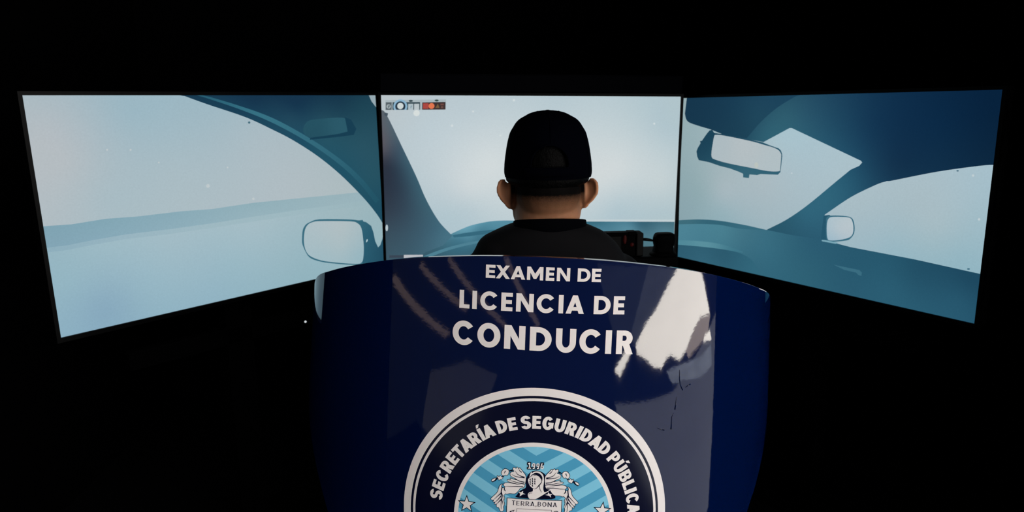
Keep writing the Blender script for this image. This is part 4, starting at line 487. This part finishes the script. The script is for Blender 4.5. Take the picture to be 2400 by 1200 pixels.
# ------------------------------------------------------------------ simulator console, wheel, control box, gear lever
con = empty('simulator_console', (-.05, -.33, 0), 'black simulator console in front of the driver, below the middle screen', 'console')
MB().zloft([(.60, .34, .10, -.05, -.30), (.70, .36, .12, -.05, -.31), (.77, .36, .115, -.05, -.31), (.80, .34, .09, -.05, -.30)], 40, 4).build('dashboard', PLASTIC_SOFT, con, smooth=True)
for sx in (-.36, .24): box_obj('leg', sx, sx + .04, -.34, -.28, 0, .62, METAL, con, bevel=.004)
box_obj('foot_plate', -.40, .32, -.42, -.27, 0, .02, METAL, con, bevel=.004)
pod = MB().box(.165, .333, -.485, -.33, .742, .8605).build('side_pod', PLASTIC_SOFT, con, bevel=.008)
MB().limb([(-.05, -.33, .70), (-.05, -.42, .735)], .035).build('steering_column', PLASTIC_SOFT, con, smooth=True)
wh = empty('steering_wheel', (-.05, -.44, .735), 'black steering wheel in front of the driver', 'steering wheel')
ax = Vector((0, -.90, .42)).normalized(); wx = Vector((1, 0, 0)); wy = ax.cross(wx).normalized() * -1; wc = Vector((-.05, -.44, .735)); WR = .155
ring = [wc + wx * WR * math.cos(a) + wy * WR * math.sin(a) for a in np.linspace(0, 2 * math.pi, 48, endpoint=False)]
rg = []
for i, a in enumerate(np.linspace(0, 2 * math.pi, 48, endpoint=False)):
    r_ = wx * math.cos(a) + wy * math.sin(a); rg.append([wc + r_ * (WR + .013 * math.cos(t)) + ax * .013 * math.sin(t) for t in np.linspace(0, 2 * math.pi, 12, endpoint=False)])
m = MB(); m.rings(rg + [rg[0]], cap=False); m.build('rim', CUSHION, wh, smooth=True)
MB().ell(wc - ax * .01, (.045, .03, .045)).build('hub', PLASTIC, wh, smooth=True)
for a in (.1, math.pi - .1, -math.pi / 2):
    MB().limb([wc, wc + (wx * math.cos(a) + wy * math.sin(a)) * WR], [(.018, .008), (.012, .007)]).build('spoke', PLASTIC, wh, smooth=True)
cb = empty('control_box', (.19, -.46, .861), 'black control box with red buttons standing to the right of the driver', 'control box')
bdy = box_obj('case', .122, .2375, -.478, -.445, .861, .925, PLASTIC_SOFT, cb, bevel=.004)
MB().box(.198, .221, -.481, -.45, .915, .9275).build('top_catch', PLASTIC_SOFT, cb, bevel=.003)
box_obj('frame_edge', .219, .2385, -.4835, -.447, .862, .9235, PLASTIC, cb, bevel=.003)
MB().ell((.1905, -.4785, .9065), (.0045, .002, .0115)).build('button', REDL, cb, smooth=True, label='dim red button')
MB().ell((.2095, -.4785, .893), (.005, .002, .005)).build('button', REDL, cb, smooth=True, label='dim red button')
MB().box(.135, .18, -.4795, -.477, .885, .915).build('display', PLASTIC, cb)
MB().limb([(.237, -.462, .9035), (.25, -.464, .903), (.262, -.463, .901), (.2735, -.462, .898)], [.0038, .0042, .0036, .0018], 10).build('cable', PLASTIC, cb, smooth=True)
gs = empty('gear_lever', (.297, -.46, .861), 'black rounded gear lever knob to the right of the control box', 'gear lever')
MB().zloft([(.861, .028, .022, .297, -.46), (.875, .026, .021, .297, -.46), (.884, .0245, .02, .298, -.46), (.893, .0265, .022, .298, -.46), (.905, .0275, .023, .299, -.46), (.912, .026, .022, .2995, -.46), (.9165, .0235, .02, .30, -.46), (.9185, .019, .016, .30, -.46)], 28, 3.5).build('knob', PLASTIC_SOFT, gs, smooth=True)
MB().zloft([(.861, .034, .03, .297, -.46), (.866, .033, .029, .297, -.46), (.870, .028, .024, .297, -.46)], 28, 3).build('boot', PLASTIC_SOFT, gs, smooth=True)
MB().ell((.2715, -.465, .9035), (.004, .004, .006)).build('shift_button', PLASTIC_SOFT, gs, smooth=True)

# ------------------------------------------------------------------ the driver, seen from behind
PX, PY, PYAW = -.053, -.80, math.radians(-4)
def PT(p):
    c, s = math.cos(PYAW), math.sin(PYAW); return Vector((PX + p[0] * c - p[1] * s, PY + p[0] * s + p[1] * c, p[2]))
per = empty('person', (PX, PY, 0), 'person in a black cap and black jacket seated at the screens, seen from behind', 'person')
b = MB(PT)
b.ell((0, .004, 1.126), (.0735, .095, .098)).ell((0, -.030, 1.072), (.0675, .062, .062)).ell((0, .040, 1.055), (.063, .060, .085)).ell((0, .055, 1.002), (.046, .047, .032))
b.ell((0, .098, 1.062), (.011, .014, .028)).ell((0, .106, 1.048), (.015, .015, .011)).ell((0, .088, 1.094), (.045, .014, .012)).ell((0, .096, 1.020), (.023, .011, .008)).ell((0, .093, .995), (.022, .014, .014))
for s in (-1, 1):
    b.ell((s * .046, .012, 1.030), (.026, .036, .042))
    # ear: thin flaring disc with a rolled rim and a lobe
    R = Matrix.Rotation(s * math.radians(40), 3, 'Z')
    ec = Vector((s * .0885, -.006, 1.0665)); e = MB()
    e.ell(ec, (.0040, .0195, .0268), R, 18, 12)
    tip = []
    for a in np.linspace(-2.6, 1.75, 18): tip.append(ec + R @ Vector((s * -.001, -.0200 * math.cos(a * .95), .0268 * math.sin(a * .95 + .35))))
    e.limb(tip, [.0042] * 18, 8); e.ell(ec + R @ Vector((0, .003, -.0255)), (.0048, .010, .009), R, 12, 8)
    e.limb([ec + R @ Vector((s * .004, -.006, z_)) for z_ in (-.015, -.005, .007, .015)], [.004, .0065, .0065, .004], 10)
    b.add([(x - s * .30 * max(0, 1.066 - z), y, z) for x, y, z in e.v], e.f)
    b.ell((s * .074, .006, 1.067), (.012, .018, .024))
b.limb([(0, -.004, .90), (0, -.010, .96), (0, -.012, 1.0), (0, -.012, 1.03), (0, -.010, 1.07)], [(.068, .066), (.0665, .064), (.0655, .062), (.0665, .062), (.065, .060)], 28)
b.zloft([(.37, .15, .11, 0, .02), (.45, .16, .115, 0, .01), (.58, .145, .105, 0, 0), (.72, .16, .11, 0, 0), (.84, .165, .105, 0, 0), (.90, .14, .09, 0, 0), (.95, .10, .07, 0, -.005), (.975, .07, .06, 0, -.008)], 32, 2.3)
HANDS = {}
for s in (-1, 1):
    sh, elb, wr = Vector((s * .155, .01, .87)), Vector((s * .245, .10, .66)), Vector((s * .172, .275, .725))
    b.limb([sh, sh.lerp(elb, .5), elb, elb.lerp(wr, .5), wr], [.048, .042, .036, .034, .025])
    grip = Vector((s * .150, .345, .745)); b.ell(wr.lerp(grip, .55), (.022, .045, .038), None, 16, 10)
    for k in range(4):
        z = .772 - k * .019; L = (.9, 1, .95, .8)[k]
        b.limb([(s * .165, .325, z), (s * .168, .352, z), (s * .158, .352 + .022 * L, z), (s * .140, .352 + .018 * L, z), (s * .134, .350, z)], [.0095, .009, .0085, .008, .007], 10)
    b.limb([(s * .160, .305, .765), (s * .145, .322, .785), (s * .137, .338, .800), (s * .136, .350, .808)], [.012, .0105, .009, .0075], 10)
    hip, kn, an = Vector((s * .10, .05, .43)), Vector((s * .16, .46, .47)), Vector((s * .13, .60, .10))
    b.limb([hip, hip.lerp(kn, .5), kn, kn.lerp(an, .4), an], [.085, .075, .055, .055, .036])
    b.limb([an + Vector((0, -.03, -.04)), an + Vector((0, .05, -.06)), an + Vector((0, .16, -.075))], [(.035, .04), (.04, .03), (.035, .016)])
SKIN = mat('skin', (.60, .285, .155), .55, .18)
nt = SKIN.node_tree; bs = nt.nodes['Principled BSDF']; geo = nt.nodes.new('ShaderNodeNewGeometry'); sep = nt.nodes.new('ShaderNodeSeparateXYZ')
ns = nt.nodes.new('ShaderNodeTexNoise'); ns.inputs['Scale'].default_value = 420; ns.inputs['Detail'].default_value = 3
ad = nt.nodes.new('ShaderNodeMath'); ad.operation = 'MULTIPLY_ADD'; ad.inputs[1].default_value = .012
rr = nt.nodes.new('ShaderNodeMapRange'); rr.inputs[1].default_value = 1.012; rr.inputs[2].default_value = 1.076
mx = nt.nodes.new('ShaderNodeMix'); mx.data_type = 'RGBA'; mx.inputs[6].default_value = (.60, .285, .155, 1); mx.inputs[7].default_value = (.0035, .003, .003, 1)
yr = nt.nodes.new('ShaderNodeMapRange'); yr.inputs[1].default_value = PY + .03; yr.inputs[2].default_value = PY + .0; mul = nt.nodes.new('ShaderNodeMath'); mul.operation = 'MULTIPLY'
# cropped hair on the back of the head thins out towards the nape; ears stay bare
xr = nt.nodes.new('ShaderNodeMath'); xr.operation = 'SUBTRACT'; xr.inputs[1].default_value = PX; xa = nt.nodes.new('ShaderNodeMath'); xa.operation = 'ABSOLUTE'
xm = nt.nodes.new('ShaderNodeMapRange'); xm.inputs[1].default_value = .0785; xm.inputs[2].default_value = .0745; mul2 = nt.nodes.new('ShaderNodeMath'); mul2.operation = 'MULTIPLY'
lk = nt.links.new
lk(geo.outputs['Position'], sep.inputs[0]); lk(geo.outputs['Position'], ns.inputs['Vector']); lk(ns.outputs[0], ad.inputs[0]); lk(sep.outputs['Z'], ad.inputs[2]); lk(ad.outputs[0], rr.inputs[0])
lk(sep.outputs['Y'], yr.inputs[0]); lk(rr.outputs[0], mul.inputs[0]); lk(yr.outputs[0], mul.inputs[1])
lk(sep.outputs['X'], xr.inputs[0]); lk(xr.outputs[0], xa.inputs[0]); lk(xa.outputs[0], xm.inputs[0]); lk(mul.outputs[0], mul2.inputs[0]); lk(xm.outputs[0], mul2.inputs[1])
lk(mul2.outputs[0], mx.inputs[0]); sp = nt.nodes.new('ShaderNodeMapRange'); sp.inputs[3].default_value = .18; sp.inputs[4].default_value = .01; lk(mul2.outputs[0], sp.inputs[0]); lk(sp.outputs[0], bs.inputs['Specular IOR Level']); lk(mx.outputs[2], bs.inputs['Base Color'])
bs.inputs['Subsurface Weight'].default_value = .25; bs.inputs['Subsurface Radius'].default_value = (1, .35, .2); bs.inputs['Subsurface Scale'].default_value = .006
remesh(b.build('body', SKIN, per), .0036, 4)
h = MB(PT); h.ell((0, .002, 1.128), (.0755, .097, .098), None, 28, 18).ell((0, -.030, 1.094), (.0712, .065, .028), None, 28, 14).ell((0, -.012, 1.098), (.0862, .086, .025), None, 28, 14)
hair = remesh(h.build('hair', HAIRM, per), .004, 2)
for s in (-1, 1): MB(PT).ell((s * .031, .082, 1.072), (.012, .012, .012)).build('eye', EYEM, per, smooth=True)
# jacket: rounded shoulders, sleeves to the wrists
j = MB(PT)
j.zloft([(.40, .180, .135, 0, .01), (.50, .175, .13, 0, 0), (.62, .168, .125, 0, 0), (.74, .180, .13, 0, 0), (.82, .190, .13, 0, 0), (.88, .188, .125, 0, 0), (.91, .175, .115, 0, 0), (.932, .162, .107, 0, -.002), (.947, .154, .102, 0, -.004), (.962, .143, .097, 0, -.006), (.974, .131, .092, 0, -.008), (.986, .116, .086, 0, -.01), (.996, .094, .079, 0, -.011), (1.002, .078, .073, 0, -.012), (1.004, .060, .06, 0, -.012)], 48, 2.2)
j.ell((-.092, -.006, .950), (.058, .080, .039))
for s in (-1, 1):
    sh, elb, wr = Vector((s * .150, .015, .865)), Vector((s * .25, .10, .655)), Vector((s * .175, .265, .722))
    j.ell(sh, (.062, .075, .07)); j.limb([sh, sh.lerp(elb, .5), elb, elb.lerp(wr, .5), wr], [.062, .056, .052, .044, .036])
JK = remesh(j.build('jacket', JACKET, per), .006, 5)
# stand collar, open at the front, its right corner a little lower
rg = []
for a in np.linspace(math.radians(118), math.radians(422), 60):
    c_, s_ = math.cos(a), math.sin(a); zt = 1.0105 - .022 * max(0, s_) + .0135 * max(0, -s_); zb = .984 - .02 * max(0, s_)
    k = 1 + .02 * c_
    rg.append([((.073 * k + o_) * c_ + .003, (.072 + o_) * s_ - .012, z_) for o_, z_ in ((.006, zb), (.0035, (zb + zt) / 2), (.002, zt - .001), (.0, zt), (-.003, zt - .001), (-.002, zb))])
MB(PT).rings(rg).build('collar', COLLARM, JK, smooth=True)
t_ = MB(PT); t_.zloft([(.36, .165, .13, 0, .03), (.42, .18, .135, 0, .02), (.47, .175, .13, 0, .01)], 32, 2.5)
for s in (-1, 1):
    hip, kn, an = Vector((s * .10, .05, .43)), Vector((s * .16, .46, .47)), Vector((s * .13, .60, .13)); t_.limb([hip, hip.lerp(kn, .5), kn, kn.lerp(an, .4), an], [.092, .084, .066, .064, .052])
remesh(t_.build('trousers', TROUSER, per), .008, 4)
for s in (-1, 1):
    t2 = MB(PT); t2.limb([(s * .13, .555, .055), (s * .13, .60, .06), (s * .13, .68, .05), (s * .13, .76, .035), (s * .13, .79, .03)], [(.03, .03), (.042, .055), (.046, .045), (.04, .032), (.02, .018)], 20); t2.limb([(s * .13, .585, .07), (s * .13, .595, .13)], [.042, .044]); remesh(t2.build('shoe', SHOEM, per), .006, 3)
# cap: six-panel crown with an arched opening and strap at the back, brim to the front
prof = [(1.100, .0895), (1.106, .0908), (1.112, .0912), (1.120, .0908), (1.129, .0902), (1.145, .088), (1.163, .085), (1.176, .082), (1.189, .078), (1.200, .0715), (1.209, .0655), (1.216, .058), (1.2225, .0465), (1.2275, .0365), (1.2305, .026), (1.2322, .016), (1.233, .006)]
pr = [np.array(p) for p in [(2 * prof[0][0] - prof[1][0], prof[0][1])] + prof + [(1.2332, -.006)]]; dense = []
for i in range(1, len(pr) - 2):
    a, c0, d0, e0 = pr[i - 1:i + 3]
    for t in np.arange(7) / 7: dense.append(.5 * (2 * c0 + (d0 - a) * t + (2 * a - 5 * c0 + 4 * d0 - e0) * t * t + (3 * c0 - a - 3 * d0 + e0) * t ** 3))
prof = sorted((float(q[0]), float(max(.003, q[1]))) for q in dense); zz = [p[0] for p in prof]; n = 128; V, F = [], []
for z in zz:
    r = float(np.interp(z, [p[0] for p in prof], [p[1] for p in prof]))
    for i in range(n):
        a = 2 * math.pi * i / n; sx = .0015 * (1 - abs(math.sin(3 * a))) * -1
        V.append(((r + sx * r / .09) * math.cos(a) + .0015, (r * 1.17 + sx) * math.sin(a) + .004 - .03 * max(0, 1.115 - z) * 0, z))
hole = lambda x, y, z: y < 0 and z > 1.1245 and (x + .001) ** 2 / .0355 ** 2 + max(0, z - 1.130) ** 2 / .036 ** 2 < 1
for j_ in range(len(zz) - 1):
    for i in range(n):
        q = (j_ * n + i, j_ * n + (i + 1) % n, (j_ + 1) * n + (i + 1) % n, (j_ + 1) * n + i); c_ = np.mean([V[k] for k in q], axis=0)
        if not hole(*c_): F.append(q)
F.append(tuple(range((len(zz) - 1) * n, len(zz) * n)))
cp_ = MB(PT); cp_.add(V, F); CAP = cp_.build('cap', CAPM, per, smooth=True); sm = CAP.modifiers.new('cloth', 'SOLIDIFY'); sm.thickness = .0022; sm.offset = -1
CAP['label'] = 'black cap with an arched opening at the back'
MB(PT).ell((.0015, .004, 1.2318), (.006, .006, .0022)).build('button', CAPM, CAP, smooth=True)
for k in range(6):
    a = math.pi / 6 + k * math.pi / 3 + (0 if k not in (4,) else 0)
    if k == 4: pass
    pts = []
    for z in np.linspace(1.102 if not (k in (4,)) else 1.17, 1.231, 22):
        r = float(np.interp(z, [p[0] for p in prof], [p[1] for p in prof])); pts.append((r * math.cos(a) + .0015, r * 1.17 * math.sin(a) + .004, z))
    MB(PT).limb(pts, .0011, 6).build('seam', CAPM, CAP, smooth=True)
arch = [(.0365 * math.cos(a), 0, 1.130 + .037 * math.sin(a)) for a in np.linspace(0, math.pi, 22)]; ar = []
for x, _, z in arch:
    r = float(np.interp(z, [p[0] for p in prof], [p[1] for p in prof])); y = -r * 1.17 * math.sqrt(max(0, 1 - (x / r) ** 2)) + .004; ar.append((x, y - .001, z))
MB(PT).limb(ar, .0016, 6).build('arch_binding', CAPM, CAP, smooth=True)
st_ = []
for x in np.linspace(-.05, .05, 24):
    y = -.0905 * 1.17 * math.sqrt(1 - (x / .0905) ** 2) + .004; st_.append([(x, y - .0022, 1.106), (x, y - .003, 1.115), (x, y - .0022, 1.1235), (x, y + .001, 1.1235), (x, y + .001, 1.106)])
MB(PT).rings(st_).build('strap', CAPM, CAP, smooth=True)
br = []
for a in np.linspace(.16 * math.pi, .84 * math.pi, 28):
    c_, s_ = math.cos(a), math.sin(a); x0, y0 = .0905 * c_, .0905 * 1.17 * s_ + .004; L = .072 * max(0, math.sin((a - .16 * math.pi) / .68)) ** .6; dz = -.02 * abs(c_) ** 2
    br.append([(x0, y0 - .004, 1.107), (x0, y0 - .004, 1.110), (x0 + c_ * L * .4, y0 + L, 1.102 + dz), (x0 + c_ * L * .4, y0 + L, 1.099 + dz)])
MB(PT).rings(br).build('brim', CAPM, CAP, smooth=True)
